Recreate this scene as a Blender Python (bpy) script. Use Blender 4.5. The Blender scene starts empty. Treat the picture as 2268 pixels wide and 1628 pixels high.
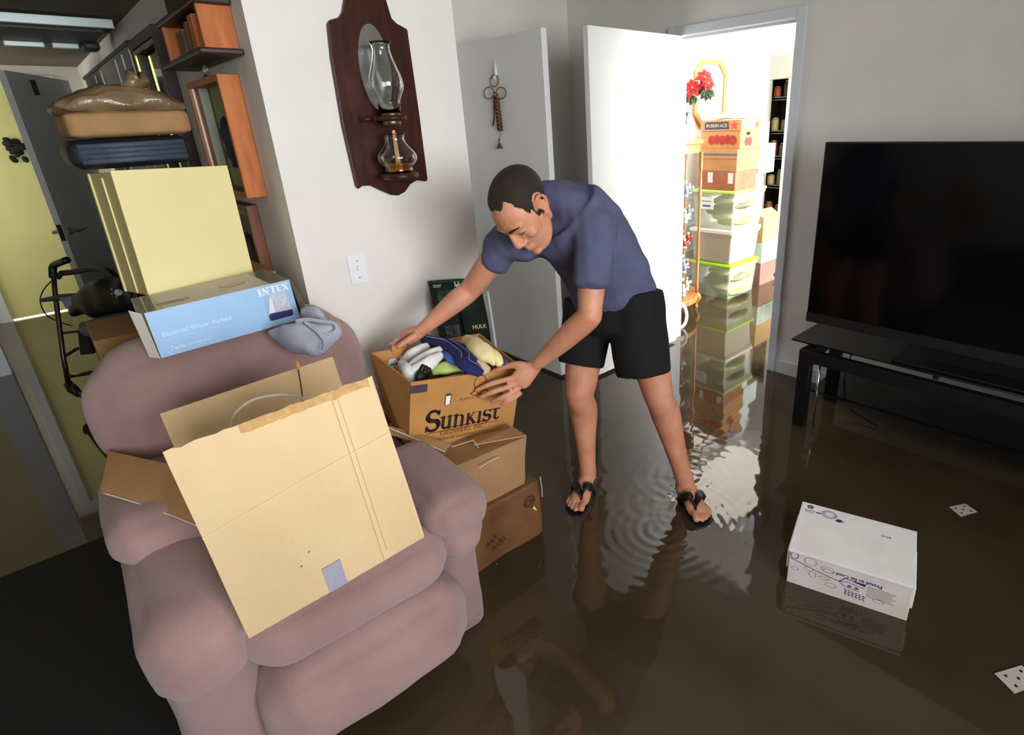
import bpy, bmesh, math, random
from mathutils import Vector, Matrix, noise
random.seed(7)
PI = math.pi
scene = bpy.context.scene
COL = scene.collection

# ------------------------------------------------------------------ camera
W, HPX = 2268.0, 1628.0
F, CX, CY, CAMH = 1242.6, 1304.9, 749.2, 1.53
def _rot(p, y, r):
    p, y, r = (math.radians(a) for a in (p, y, r))
    rx = Matrix(((1,0,0),(0,math.cos(p),-math.sin(p)),(0,math.sin(p),math.cos(p))))
    ry = Matrix(((math.cos(y),0,math.sin(y)),(0,1,0),(-math.sin(y),0,math.cos(y))))
    rz = Matrix(((math.cos(r),-math.sin(r),0),(math.sin(r),math.cos(r),0),(0,0,1)))
    return rz @ rx @ ry
W2C = _rot(21.1097, -43.7881, -2.2520) @ Matrix(((1,0,0),(0,0,-1),(0,1,0)))   # world -> (right, down, forward)
C2W = W2C.transposed()
CAMP = Vector((0, 0, CAMH))
cd = bpy.data.cameras.new('camera'); cam = bpy.data.objects.new('camera', cd); COL.objects.link(cam)
right, down, fwd = C2W.col[0], C2W.col[1], C2W.col[2]
m3 = Matrix((right, -down, -fwd)).transposed()
cam.matrix_world = Matrix.Translation(CAMP) @ m3.to_4x4()
cd.sensor_width = 36.0; cd.sensor_fit = 'HORIZONTAL'; cd.lens = F * 36.0 / W
cd.shift_x = (W/2 - CX) / W; cd.shift_y = (CY - HPX/2) / W
cd.clip_start = 0.02
scene.camera = cam
# ------------------------------------------------------------------ world, lights, exposure
wd = bpy.data.worlds.new('World'); scene.world = wd; wd.use_nodes = True
bg = wd.node_tree.nodes['Background']; bg.inputs[0].default_value = (0.75, 0.85, 1.0, 1); bg.inputs[1].default_value = 0.6
def area(name, loc, target, sx, sy, power, col=(1,1,1), spread=180):
    l = bpy.data.lights.new(name, 'AREA'); l.shape = 'RECTANGLE'; l.size = sx; l.size_y = sy; l.energy = power; l.color = col
    l.spread = math.radians(spread)
    o = bpy.data.objects.new(name, l); COL.objects.link(o); o.location = loc
    d = Vector(target) - Vector(loc); o.rotation_euler = d.to_track_quat('-Z', 'Y').to_euler()
    return o
area('window_light_living', (0.1, -2.42, 1.68), (0.1, 0, 1.68), 2.3, 1.4, 78, (0.985, 0.99, 1.0), 110)
area('window_light_bright_room', (5.0, -0.55, 1.45), (5.0, 3, 1.3), 2.2, 1.5, 390, (0.97, 0.985, 1.0))
area('window_light_hall', (-1.42, 6.45, 1.35), (0.5, 6.45, 1.2), 1.3, 1.4, 30, (1.0, 0.98, 0.92))
vs = scene.view_settings
vs.view_transform = 'Standard'; vs.look = 'None'; vs.gamma = 1.0; vs.exposure = 0.0; vs.use_curve_mapping = False

# ------------------------------------------------------------------ helpers
def px(x, y, X=None, Y=None, Z=None, D=None):
    """point seen at (x, y) on the photograph at a known plane or depth (metres)"""
    r = C2W @ Vector(((x - CX) / F, (y - CY) / F, 1.0))
    if X is not None: t = X / r.x
    elif Y is not None: t = Y / r.y
    elif Z is not None: t = (Z - CAMH) / r.z
    else: t = D
    return CAMP + r * t
def lin(c): return tuple(((v/255)/12.92 if v/255 <= 0.04045 else ((v/255+0.055)/1.055)**2.4) for v in c)
MATS = {}
def mat(name, rgb, rough=0.6, noise_amt=0.0, scale=8.0, rgb2=None, bump=0.0, bscale=None, metal=0.0, trans=0.0, ior=1.45, spec=0.5, emit=None, estr=0.0, alpha=1.0, stretch=None, detail=4.0, coat=0.0, sheen=0.0, sss=0.0):
    if name in MATS: return MATS[name]
    m = bpy.data.materials.new(name); m.use_nodes = True; nt = m.node_tree
    b = nt.nodes['Principled BSDF']; c = (*lin(rgb), 1)
    b.inputs['Base Color'].default_value = c; b.inputs['Roughness'].default_value = rough; b.inputs['Metallic'].default_value = metal
    b.inputs['IOR'].default_value = ior; b.inputs['Specular IOR Level'].default_value = spec; b.inputs['Transmission Weight'].default_value = trans
    b.inputs['Alpha'].default_value = alpha; b.inputs['Coat Weight'].default_value = coat; b.inputs['Sheen Weight'].default_value = sheen
    if sss: b.inputs['Subsurface Weight'].default_value = sss; b.inputs['Subsurface Radius'].default_value = (0.012, 0.005, 0.003)
    if emit: b.inputs['Emission Color'].default_value = (*lin(emit), 1); b.inputs['Emission Strength'].default_value = estr
    if noise_amt or rgb2 or bump:
        tc = nt.nodes.new('ShaderNodeTexCoord'); mp = nt.nodes.new('ShaderNodeMapping'); nt.links.new(tc.outputs['Object'], mp.inputs[0])
        if stretch: mp.inputs['Scale'].default_value = stretch
        if noise_amt or rgb2:
            n = nt.nodes.new('ShaderNodeTexNoise'); n.inputs['Scale'].default_value = scale; n.inputs['Detail'].default_value = detail; nt.links.new(mp.outputs[0], n.inputs['Vector'])
            cr = nt.nodes.new('ShaderNodeValToRGB'); cr.color_ramp.elements[0].position = 0.32; cr.color_ramp.elements[1].position = 0.68
            c2 = lin(rgb2) if rgb2 else tuple(v * (1 - noise_amt) for v in c[:3])
            c1 = c[:3] if rgb2 else tuple(min(1, v * (1 + noise_amt * 0.6)) for v in c[:3])
            cr.color_ramp.elements[0].color = (*c2, 1); cr.color_ramp.elements[1].color = (*c1, 1)
            nt.links.new(n.outputs['Fac'], cr.inputs[0]); nt.links.new(cr.outputs[0], b.inputs['Base Color'])
        if bump:
            n2 = nt.nodes.new('ShaderNodeTexNoise'); n2.inputs['Scale'].default_value = bscale or scale * 6; n2.inputs['Detail'].default_value = 3; nt.links.new(mp.outputs[0], n2.inputs['Vector'])
            bn = nt.nodes.new('ShaderNodeBump'); bn.inputs['Strength'].default_value = bump; bn.inputs['Distance'].default_value = 0.004
            nt.links.new(n2.outputs['Fac'], bn.inputs['Height']); nt.links.new(bn.outputs[0], b.inputs['Normal'])
    MATS[name] = m
    return m

class MB:
    def __init__(s): s.v = []; s.f = []
    def add(s, vs, fs):
        o = len(s.v); s.v += [Vector(v) for v in vs]; s.f += [tuple(i + o for i in f) for f in fs]; return s
    def hexa(s, c):   # 8 corners: bottom 0-3 ccw, top 4-7
        return s.add(c, [(3,2,1,0),(4,5,6,7),(0,1,5,4),(1,2,6,5),(2,3,7,6),(3,0,4,7)])
    def box(s, a, b):
        x0,y0,z0 = a; x1,y1,z1 = b
        return s.hexa([(x0,y0,z0),(x1,y0,z0),(x1,y1,z0),(x0,y1,z0),(x0,y0,z1),(x1,y0,z1),(x1,y1,z1),(x0,y1,z1)])
    def fbox(s, fr, a, b):   # box in a frame fr (Matrix 4x4)
        x0,y0,z0 = a; x1,y1,z1 = b
        return s.hexa([fr @ Vector(p) for p in ((x0,y0,z0),(x1,y0,z0),(x1,y1,z0),(x0,y1,z0),(x0,y0,z1),(x1,y0,z1),(x1,y1,z1),(x0,y1,z1))])
    def slab(s, quad, t):    # quad of 4 points thickened along its normal by t
        q = [Vector(p) for p in quad]; n = (q[1]-q[0]).cross(q[3]-q[0]).normalized() * t
        return s.hexa([p for p in q] + [p + n for p in q])
    def prism(s, poly, off):   # planar polygon extruded by vector off
        n = len(poly); p = [Vector(a) for a in poly]; off = Vector(off)
        fs = [tuple(range(n-1,-1,-1)), tuple(range(n, 2*n))] + [(i, (i+1)%n, n+(i+1)%n, n+i) for i in range(n)]
        return s.add(p + [a + off for a in p], fs)
    def tube(s, pts, r, n=10, caps=True, ref=None, flat=1.0):
        pts = [Vector(p) for p in pts]; m = len(pts)
        rs = r if isinstance(r, (list, tuple)) else [r]*m
        vs = []; up = None
        for i, p in enumerate(pts):
            t = (pts[min(i+1,m-1)] - pts[max(i-1,0)]).normalized()
            if up is None:
                a = Vector(ref) if ref is not None else (Vector((0,0,1)) if abs(t.z) < 0.9 else Vector((1,0,0)))
            else: a = up
            a = (a - t*a.dot(t)).normalized(); up = a; b = t.cross(a)
            ra, rb = (rs[i], rs[i]*flat) if not isinstance(rs[i], tuple) else rs[i]
            vs += [p + a*ra*math.cos(2*PI*k/n) + b*rb*math.sin(2*PI*k/n) for k in range(n)]
        fs = [(i*n+k, i*n+(k+1)%n, (i+1)*n+(k+1)%n, (i+1)*n+k) for i in range(m-1) for k in range(n)]
        if caps: fs += [tuple(range(n-1,-1,-1)), tuple(range((m-1)*n, m*n))]
        return s.add(vs, fs)
    def lathe(s, prof, c, axis=(0,0,1), n=20, closed=False):
        ax = Vector(axis).normalized(); a = ax.orthogonal().normalized(); b = ax.cross(a); c = Vector(c); m = len(prof)
        vs = [c + ax*z + a*r*math.cos(2*PI*k/n) + b*r*math.sin(2*PI*k/n) for r, z in prof for k in range(n)]
        fs = [(i*n+k, i*n+(k+1)%n, (i+1)*n+(k+1)%n, (i+1)*n+k) for i in range(m-1) for k in range(n)]
        if not closed: fs += [tuple(range(n-1,-1,-1)), tuple(range((m-1)*n, m*n))]
        else: fs += [((m-1)*n+k, (m-1)*n+(k+1)%n, (k+1)%n, k) for k in range(n)]
        return s.add(vs, fs)
    def ball(s, c, r, n=12, m=8, fr=None):
        r = r if isinstance(r, (list, tuple)) else (r,r,r); c = Vector(c)
        vs = [Vector((0,0,-r[2]))]
        for i in range(1, m):
            th = PI*i/m
            vs += [Vector((r[0]*math.sin(th)*math.cos(2*PI*k/n), r[1]*math.sin(th)*math.sin(2*PI*k/n), -r[2]*math.cos(th))) for k in range(n)]
        vs.append(Vector((0,0,r[2])))
        if fr is not None: vs = [fr @ v for v in vs]
        vs = [v + c for v in vs]
        fs = [(0, 1+(k+1)%n, 1+k) for k in range(n)]
        for i in range(m-2): fs += [(1+i*n+k, 1+i*n+(k+1)%n, 1+(i+1)*n+(k+1)%n, 1+(i+1)*n+k) for k in range(n)]
        l = len(vs)-1; o = 1+(m-2)*n
        fs += [(o+k, o+(k+1)%n, l) for k in range(n)]
        return s.add(vs, fs)
    def cushion(s, a, b, r=0.05, n=10, bulge=0.02, fn=None):
        a = Vector(a); b = Vector(b); c = (a+b)/2; h = (b-a)/2; r = min(r, min(h)*0.99)
        bm = bmesh.new(); bmesh.ops.create_cube(bm, size=2.0); bmesh.ops.subdivide_edges(bm, edges=bm.edges[:], cuts=n, use_grid_fill=True)
        for v in bm.verts:
            p = v.co.copy(); q = Vector(); 
            # concentrate the grid towards the rims
            pp = Vector([math.copysign(abs(t)**0.75, t) for t in p])
            w = Vector([pp[i]*h[i] for i in range(3)])
            inner = Vector([max(-(h[i]-r), min(h[i]-r, w[i])) for i in range(3)])
            d = w - inner
            if d.length > 1e-9: w = inner + d.normalized()*r if max(abs(t) for t in p) > 0.999 else w
            bl = [(1-p[(i+1)%3]**2)*(1-p[(i+2)%3]**2) for i in range(3)]
            for i in range(3):
                if abs(p[i]) > 0.999: w[i] += math.copysign(bulge*bl[i], p[i])
            q = c + w
            v.co = fn(q) if fn else q
        bm.verts.ensure_lookup_table(); 
        s.add([v.co.copy() for v in bm.verts], [tuple(v.index for v in f.verts) for f in bm.faces]); bm.free(); return s
def mesh_of(mb, name):
    me = bpy.data.meshes.new(name); me.from_pydata([tuple(v) for v in mb.v], [], mb.f); me.update(); return me
def link(name, me, m, parent=None, smooth=False, bevel=0.0, fix=True):
    if fix:
        bm = bmesh.new(); bm.from_mesh(me); bmesh.ops.recalc_face_normals(bm, faces=bm.faces[:]); bm.to_mesh(me); bm.free()
    o = bpy.data.objects.new(name, me); COL.objects.link(o)
    if m: me.materials.append(m)
    if parent is not None:
        o.parent = parent; off = Vector((0,0,0)); q = parent
        while q is not None: off += q.location; q = q.parent
        me.transform(Matrix.Translation(-off))
    if smooth: me.shade_smooth() if hasattr(me, 'shade_smooth') else [setattr(p, 'use_smooth', True) for p in me.polygons]
    if bevel:
        md = o.modifiers.new('bevel', 'BEVEL'); md.width = bevel; md.segments = 2; md.limit_method = 'ANGLE'; md.angle_limit = 0.6
    return o
def obj(name, mb, m, parent=None, smooth=False, bevel=0.0): return link(name, mesh_of(mb, name), m, parent, smooth, bevel)
def tag(o, label, cat, group=None):
    o['label'] = label; o['category'] = cat
    if group: o['group'] = group
    return o
def thing(name, label, cat, loc, group=None):
    o = bpy.data.objects.new(name, None); COL.objects.link(o); o.location = loc; o.empty_display_size = 0.05
    return tag(o, label, cat, group)
def struct(name, mb, m, parent=None, **k):
    o = obj(name, mb, m, parent, **k)
    if parent is None: o['kind'] = 'structure'
    return o
def remesh(mb, voxel, name, smooth_it=4):
    me = mesh_of(mb, name + '_src'); o = bpy.data.objects.new(name + '_src', me); COL.objects.link(o)
    bm = bmesh.new(); bm.from_mesh(me); bmesh.ops.recalc_face_normals(bm, faces=bm.faces[:]); bm.to_mesh(me); bm.free()
    md = o.modifiers.new('r', 'REMESH'); md.mode = 'VOXEL'; md.voxel_size = voxel; md.adaptivity = 0
    if smooth_it:
        ms = o.modifiers.new('s', 'SMOOTH'); ms.factor = 0.5; ms.iterations = smooth_it
    dg = bpy.context.evaluated_depsgraph_get(); out = bpy.data.meshes.new_from_object(o.evaluated_get(dg)); out.name = name
    bpy.data.objects.remove(o); bpy.data.meshes.remove(me)
    return out
def text(s, size_w, org, xd, yd, m, parent, name='lettering', lift=0.0008, bold=0.0, height=None, shear=0.0):
    """flat print: text s, size_w wide, lower left at org, along xd with upward yd"""
    cu = bpy.data.curves.new('t', 'FONT'); cu.body = s; cu.offset = bold; cu.shear = shear; cu.resolution_u = 3
    o = bpy.data.objects.new('t', cu); COL.objects.link(o)
    dg = bpy.context.evaluated_depsgraph_get(); me = bpy.data.meshes.new_from_object(o.evaluated_get(dg))
    bpy.data.objects.remove(o); bpy.data.curves.remove(cu); me.name = name
    xs = [v.co.x for v in me.vertices]; ys = [v.co.y for v in me.vertices]
    k = size_w / (max(xs)-min(xs)); ky = height/(max(ys)-min(ys)) if height else k
    xd = Vector(xd).normalized(); yd = Vector(yd); yd = (yd - xd*yd.dot(xd)).normalized(); n = xd.cross(yd); org = Vector(org)
    for v in me.vertices: v.co = org + xd*(v.co.x-min(xs))*k + yd*(v.co.y-min(ys))*ky + n*lift
    return link(name, me, m, parent, fix=False)
def flat(poly2, org, xd, yd, m, parent, name, lift=0.0008, t=0.0004):
    xd = Vector(xd).normalized(); yd = Vector(yd); yd = (yd - xd*yd.dot(xd)).normalized(); n = xd.cross(yd); org = Vector(org)
    mb = MB()
    polys = poly2 if isinstance(poly2[0][0], (list, tuple)) else [poly2]
    for pl in polys: mb.prism([org + xd*a + yd*b + n*lift for a, b in pl], n*t)
    return obj(name, mb, m, parent)
def ellipse(cx, cy, rx, ry, n=20, a0=0, a1=2*PI): return [(cx+rx*math.cos(a0+(a1-a0)*i/n), cy+ry*math.sin(a0+(a1-a0)*i/n)) for i in range(n)]
def stroke(pts, w):   # list of quads along a polyline
    out = []
    for (a, b), (c, d) in zip(pts, pts[1:]):
        l = math.hypot(c-a, d-b) or 1e-6; nx, ny = -(d-b)/l*w/2, (c-a)/l*w/2; ex, ey = (c-a)/l*w*0.3, (d-b)/l*w*0.3
        out.append([(a-ex-nx, b-ey-ny), (c+ex-nx, d+ey-ny), (c+ex+nx, d+ey+ny), (a-ex+nx, b-ey+ny)])
    return out
def catmull(P, n=6):
    out = []; m = len(P)
    for i in range(m-1):
        a = P[max(i-1,0)]; b = P[i]; c = P[i+1]; d = P[min(i+2,m-1)]
        for k in range(n):
            t = k/n; t2 = t*t; t3 = t2*t
            if isinstance(b, Vector): out.append(0.5*((2*b)+(c-a)*t+(2*a-5*b+4*c-d)*t2+(3*b-a-3*c+d)*t3))
            else: out.append(tuple(0.5*((2*b[j])+(c[j]-a[j])*t+(2*a[j]-5*b[j]+4*c[j]-d[j])*t2+(3*b[j]-a[j]-3*c[j]+d[j])*t3) for j in range(len(b))))
    out.append(P[-1]); return out
def loft(mb, pts, radii, ref, n=20, res=6):
    """closed organic limb: centre points, (a, b) half axes with a along ref"""
    P = catmull([Vector(p) for p in pts], res); R_ = catmull([tuple(r) if isinstance(r,(tuple,list)) else (r,r) for r in radii], res)
    ring = []; vs = []; fs = []
    for i, p in enumerate(P):
        t = (P[min(i+1,len(P)-1)] - P[max(i-1,0)]).normalized(); a = Vector(ref); a = (a - t*a.dot(t)).normalized(); b = t.cross(a)
        vs += [p + a*R_[i][0]*math.cos(2*PI*k/n) + b*R_[i][1]*math.sin(2*PI*k/n) for k in range(n)]
    m = len(P)
    fs = [(i*n+k, i*n+(k+1)%n, (i+1)*n+(k+1)%n, (i+1)*n+k) for i in range(m-1) for k in range(n)]
    t0 = (P[0]-P[1]).normalized()*min(R_[0])*0.5; t1 = (P[-1]-P[-2]).normalized()*min(R_[-1])*0.5
    vs += [P[0]+t0, P[-1]+t1]; a0 = len(vs)-2
    fs += [(a0, (k+1)%n, k) for k in range(n)] + [(a0+1, (m-1)*n+k, (m-1)*n+(k+1)%n) for k in range(n)]
    return mb.add(vs, fs)

# ------------------------------------------------------------------ materials of the setting
M_WALL = mat('wall_paint', (222,219,213), 0.75, 0.03, 5, bump=0.25, bscale=160)
M_WALLB = mat('bright_room_paint', (240,240,238), 0.8, 0.02, 4)
M_CEIL = mat('ceiling_paint', (226,222,214), 0.85, 0.05, 3)
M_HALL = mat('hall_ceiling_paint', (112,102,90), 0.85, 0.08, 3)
M_DOOR = mat('door_paint', (232,233,232), 0.45, 0.02, 3)
M_TRIM = mat('trim_paint', (208,211,216), 0.4, 0.02, 6)
M_YEL = mat('yellow_door_paint', (212,208,140), 0.5, 0.04, 3)
M_FLOOR = mat('wet_floor', (70,60,48), 0.6, 0.2, 3)
M_METAL = mat('brushed_nickel', (190,188,182), 0.3, metal=1.0)
M_DARKMETAL = mat('dark_metal', (30,30,32), 0.4, metal=0.6)
M_BLACK = mat('black_plastic', (17,17,19), 0.45, 0.1, 30)

# floor and flood water
FZ = -0.03
struct('floor', MB().box((-2.7,-2.7,FZ-0.1), (8.0,7.6,FZ)), M_FLOOR)
def axis_pts(lo, hi, a, b, fine, coarse):
    p = [lo]
    while p[-1] < hi - 1e-6:
        p.append(p[-1] + (fine if a <= p[-1] < b else coarse))
    p[-1] = hi; return p
xs = axis_pts(-2.6, 7.6, 0.7, 2.4, 0.011, 0.18); ys = axis_pts(-2.6, 7.3, 0.5, 2.0, 0.011, 0.18)
RIP = [(1.44,1.13,0.0011,0.043,0.30), (1.62,1.10,0.0008,0.034,0.22), (1.36,1.50,0.0004,0.035,0.14), (1.80,1.27,0.0006,0.055,0.30), (1.55,1.27,0.0008,0.06,0.25)]
def wave(x, y):
    z = 0.0
    for cx_, cy_, a, l, rr in RIP:
        d = math.hypot(x-cx_, y-cy_)
        if d < rr*2.2:
            w = math.exp(-(d/rr)**2*1.6) * (0.4+0.6*min(1, d/0.08)); dj = d + 0.012*noise.noise(Vector((x*7, y*7, a*900)))
            z += a*w*math.sin(2*PI*dj/l)*(0.65+0.6*noise.noise(Vector((x*9, y*9, l*50))))
    e = math.exp(-(((x-1.7)/0.9)**2 + ((y-1.35)/0.7)**2))
    z += 0.0012*e*noise.noise(Vector((x*7, y*9, 3))) + 0.0005*e*noise.noise(Vector((x*22, y*26, 9)))
    return z
nx_, ny_ = len(xs), len(ys)
wv = [(x, y, wave(x, y) if 0.4 < x < 2.6 and 0.3 < y < 2.3 else 0.0) for y in ys for x in xs]
wf = [(j*nx_+i, j*nx_+i+1, (j+1)*nx_+i+1, (j+1)*nx_+i) for j in range(ny_-1) for i in range(nx_-1)]
M_WATER = mat('muddy_water', (70,59,40), 0.04, 0.0, 2.5, rgb2=(56,47,32), bump=0.02, bscale=6, ior=1.40, spec=0.6)
wm = bpy.data.meshes.new('flood_water'); wm.from_pydata(wv, [], wf); wm.update()
water = link('flood_water', wm, M_WATER, smooth=True, fix=False); water['kind'] = 'stuff'
tag(water, 'shallow brown flood water covering the whole floor, rippled around the sandals', 'water')
# near-black floor slab beside the recliner, its top just above the water
struct('floor_dark', MB().box((-2.55,-1.6,FZ), (0.0,2.78,0.004)), mat('near_black_floor', (22,21,20), 0.9, 0.3, 60, bump=0.5, bscale=300))

# walls
YB = 2.25; XW = 0.668; XD = 3.11
struct('wall_front', MB().box((XW,YB,FZ), (1.455,3.34,2.44)), M_WALL)
struct('wall_left_hall', MB().box((XW,3.34,FZ), (0.79,7.42,2.44)), M_WALL)
struct('wall_back', MB().box((1.455,3.34,FZ), (3.23,3.46,2.44)), M_WALL)
# right wall with the doorway (opening y 1.586..2.372, to z 1.992)
mb = MB().box((XD,-2.62,FZ), (3.23,1.571,2.44)).box((XD,2.387,FZ), (3.23,3.34,2.44)).box((XD,1.571,2.007), (3.23,2.387,2.44))
struct('wall_right', mb, M_WALL)
struct('wall_left', MB().box((-2.72,-2.62,FZ), (-2.6,5.55,2.44)), M_WALL)
struct('wall_window', MB().box((-2.6,-2.62,FZ), (-1.05,-2.5,2.44)).box((1.25,-2.62,FZ), (XD,-2.5,2.44)).box((-1.05,-2.62,FZ), (1.25,-2.5,0.93)).box((-1.05,-2.62,2.4), (1.25,-2.5,2.44)), M_WALL)
t = struct('window_1', MB().box((-1.05,-2.6,0.93), (-1.0,-2.52,2.4)).box((1.2,-2.6,0.93), (1.25,-2.52,2.4)).box((-1.0,-2.6,0.93), (1.2,-2.52,0.97)).box((-1.0,-2.6,2.36), (1.2,-2.52,2.4)), M_TRIM)
struct('ceiling', MB().box((-2.72,-2.62,2.44), (3.23,3.46,2.54)), M_CEIL)
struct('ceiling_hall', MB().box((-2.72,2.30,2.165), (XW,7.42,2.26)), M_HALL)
struct('wall_header', MB().box((-2.72,2.25,2.165), (XW,2.30,2.44)), M_WALL)
# far hall
struct('wall_far', MB().box((-2.72,7.30,FZ), (-0.44,7.42,2.2)).box((0.40,7.30,FZ), (XW,7.42,2.2)).box((-0.44,7.30,2.02), (0.40,7.42,2.2)), mat('far_wall_paint', (205,203,196), 0.7, 0.03, 4))
struct('wall_partition', MB().box((-2.6,5.55,FZ), (-0.56,5.67,2.165)), mat('pale_yellow_paint', (222,214,156), 0.7, 0.03, 4))
struct('wall_hall_side', MB().box((-1.57,5.67,FZ), (-1.45,7.30,2.165)), mat('pale_yellow_paint', (222,214,156), 0.7, 0.03, 4))
struct('trim_3', MB().box((-0.56,5.53,FZ), (-0.415,5.69,2.165)), M_TRIM)
struct('trim_4', MB().box((-0.47,7.27,FZ), (-0.40,7.30,2.08)).box((0.40,7.27,FZ), (0.47,7.30,2.08)).box((-0.40,7.27,2.01), (0.40,7.30,2.08)), M_TRIM)
dy = struct('door_4', MB().box((-0.40,7.305,0.012), (0.40,7.345,2.01)), M_YEL)
obj('daylight_gap', MB().box((-0.395,7.36,-0.02), (0.395,7.37,0.03)), mat('daylight', (255,255,255), 0.5, emit=(255,255,255), estr=6.0), dy)
# bright room shell
struct('wall_room_back', MB().box((3.23,3.10,FZ), (5.585,3.22,2.14)), M_WALLB)
struct('wall_room_corner', MB().box((5.465,3.22,FZ), (5.585,4.6,2.14)), M_WALLB)
struct('wall_room_right', MB().box((6.5,-0.75,FZ), (6.62,3.21,2.14)).box((6.5,3.62,FZ), (6.62,4.6,2.14)).box((6.5,3.21,1.905), (6.62,3.62,2.14)), mat('pantry_wall_paint', (214,206,192), 0.8, 0.02, 4))
struct('wall_room_end', MB().box((5.585,4.6,FZ), (6.62,4.72,2.14)), M_WALLB)
struct('wall_room_window', MB().box((3.23,-0.75,FZ), (3.85,-0.63,2.14)).box((6.15,-0.75,FZ), (6.5,-0.63,2.14)).box((3.85,-0.75,FZ), (6.15,-0.63,0.55)), M_WALLB)
struct('ceiling_room', MB().box((3.23,-0.75,2.14), (7.3,4.72,2.2)), M_WALLB)
# door casing, jamb and baseboards
mb = MB().box((XD-0.018,1.533,FZ), (XD,1.586,2.045)).box((XD-0.018,2.372,FZ), (XD,2.425,2.045)).box((XD-0.018,1.586,1.992), (XD,2.372,2.045))
struct('trim_1', mb, M_TRIM, bevel=0.004)
mb = MB().box((XD,1.571,FZ), (3.23,1.586,2.007)).box((XD,2.372,FZ), (3.23,2.387,2.007)).box((XD,1.586,1.992), (3.23,2.372,2.007)).box((3.16,1.586,FZ), (3.18,1.598,1.992)).box((3.16,1.598,1.98), (3.18,2.36,1.992))
struct('trim_2', mb, M_TRIM)
struct('baseboard_right', MB().box((XD-0.015,-2.5,FZ), (XD,1.533,0.085)).box((XD-0.015,2.425,FZ), (XD,3.34,0.085)), M_TRIM, bevel=0.004)
struct('baseboard_front', MB().box((XW,YB-0.014,FZ), (1.469,YB,0.085)), M_TRIM, bevel=0.004)
# white room door standing open, square to the right wall
d1 = struct('door_1', MB().box((2.292,2.312,0.018), (3.095,2.350,1.992)), M_DOOR, bevel=0.003)
for z in (0.25, 1.0, 1.75): obj('hinge', MB().tube([(3.10,2.352,z-0.045),(3.10,2.352,z+0.045)], 0.006, 8).box((3.07,2.350,z-0.045),(3.098,2.3525,z+0.045)), M_METAL, d1)
# closet door, seen on its inner face
d2 = struct('door_2', MB().box((2.13,2.49,0.018), (2.168,3.30,1.992)), M_DOOR, bevel=0.003)
obj('latch_plate', MB().box((2.137,2.487,0.93), (2.161,2.4905,1.0)), M_METAL, d2)
# grey hall door, ajar, with lever handle
a = Vector((0.118,5.76,0)); b_ = Vector((0.50,6.62,0)); u = (b_-a).normalized(); n = Vector((u.y,-u.x,0))
fr = Matrix((( u.x, n.x, 0, a.x),(u.y, n.y, 0, a.y),(0,0,1,0),(0,0,0,1)))
d3 = struct('door_3', MB().fbox(fr, (0,-0.02,0.01), (0.94,0.02,2.0)), mat('grey_door_paint', (158,160,158), 0.5, 0.03, 3))
obj('lever_handle', MB().tube([fr@Vector((0.065,0.02,0.9)), fr@Vector((0.065,0.075,0.9)), fr@Vector((0.09,0.08,0.9)), fr@Vector((0.20,0.08,0.9))], 0.011, 8).lathe([(0.028,0),(0.028,0.012)], fr@Vector((0.065,0.02,0.9)), n, 14), M_METAL, d3)
obj('lever_handle', MB().tube([fr@Vector((0.065,-0.02,0.9)), fr@Vector((0.065,-0.075,0.9)), fr@Vector((0.09,-0.08,0.9)), fr@Vector((0.20,-0.08,0.9))], 0.011, 8), M_METAL, d3)
obj('latch_plate', MB().fbox(fr, (-0.003,-0.014,0.84), (0.001,0.014,0.96)), M_DARKMETAL, d3)
obj('door_closer', MB().fbox(fr, (0.30,0.02,1.86), (0.33,0.04,1.96)), M_DARKMETAL, d3)
# bifold closet panels along the hall wall
for i, (y0, y1) in enumerate(((4.20,4.47),(4.49,4.76),(4.78,5.53),(5.55,5.90),(5.94,6.60))):
    p = struct('door_%d' % (5+i), MB().box((0.628,y0,0.02), (0.66,y1,2.01)), mat('closet_panel', (112,114,112), 0.45, 0.04, 3))
    obj('edge_strip', MB().box((0.624,y0-(0.03 if i > 2 else 0.008),0.02), (0.63,y0,1.99)), mat('edge_strip_white', (235,236,240), 0.4), p)
struct('trim_5', MB().box((0.62,4.14,2.01), (XW,6.66,2.03)), M_DARKMETAL)
# light switch
sw = thing('light_switch', 'white toggle light switch on the pale wall below the oil lamp', 'light switch', px(795,598,Y=YB))
c = px(792,596,Y=YB)
obj('switch_plate', MB().box((c.x-0.036,YB-0.006,c.z-0.059), (c.x+0.036,YB,c.z+0.059)), mat('switch_white', (226,228,232), 0.35), sw, bevel=0.003)
obj('toggle', MB().box((c.x-0.005,YB-0.016,c.z-0.004), (c.x+0.005,YB-0.006,c.z+0.014)), mat('switch_white', (226,228,232), 0.35), sw, bevel=0.001)
for s in (-1,1): obj('screw', MB().lathe([(0.003,0),(0.003,0.001)], (c.x,YB-0.006,c.z+s*0.034), (0,-1,0), 10), M_METAL, sw)

# ------------------------------------------------------------------ recliner
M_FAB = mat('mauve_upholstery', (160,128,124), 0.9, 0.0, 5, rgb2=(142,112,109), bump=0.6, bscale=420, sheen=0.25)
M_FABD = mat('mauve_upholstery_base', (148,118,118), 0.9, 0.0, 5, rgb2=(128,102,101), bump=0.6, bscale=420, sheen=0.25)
rc = thing('recliner', 'mauve upholstered recliner piled with cardboard, facing the viewer', 'armchair', (0.32,1.65,FZ))
def wrinkle(q, a=0.006, k=9.0): 
    return q + Vector((noise.noise(q*k), noise.noise(q*k+Vector((7,3,1))), noise.noise(q*k+Vector((2,9,5)))))*a
def yaw(q, ang=math.radians(-3.0), c=Vector((0.32,1.6,0))):
    d = q - c; return c + Vector((d.x*math.cos(ang)-d.y*math.sin(ang), d.x*math.sin(ang)+d.y*math.cos(ang), d.z))
def ch(q): return yaw(wrinkle(q))
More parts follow.
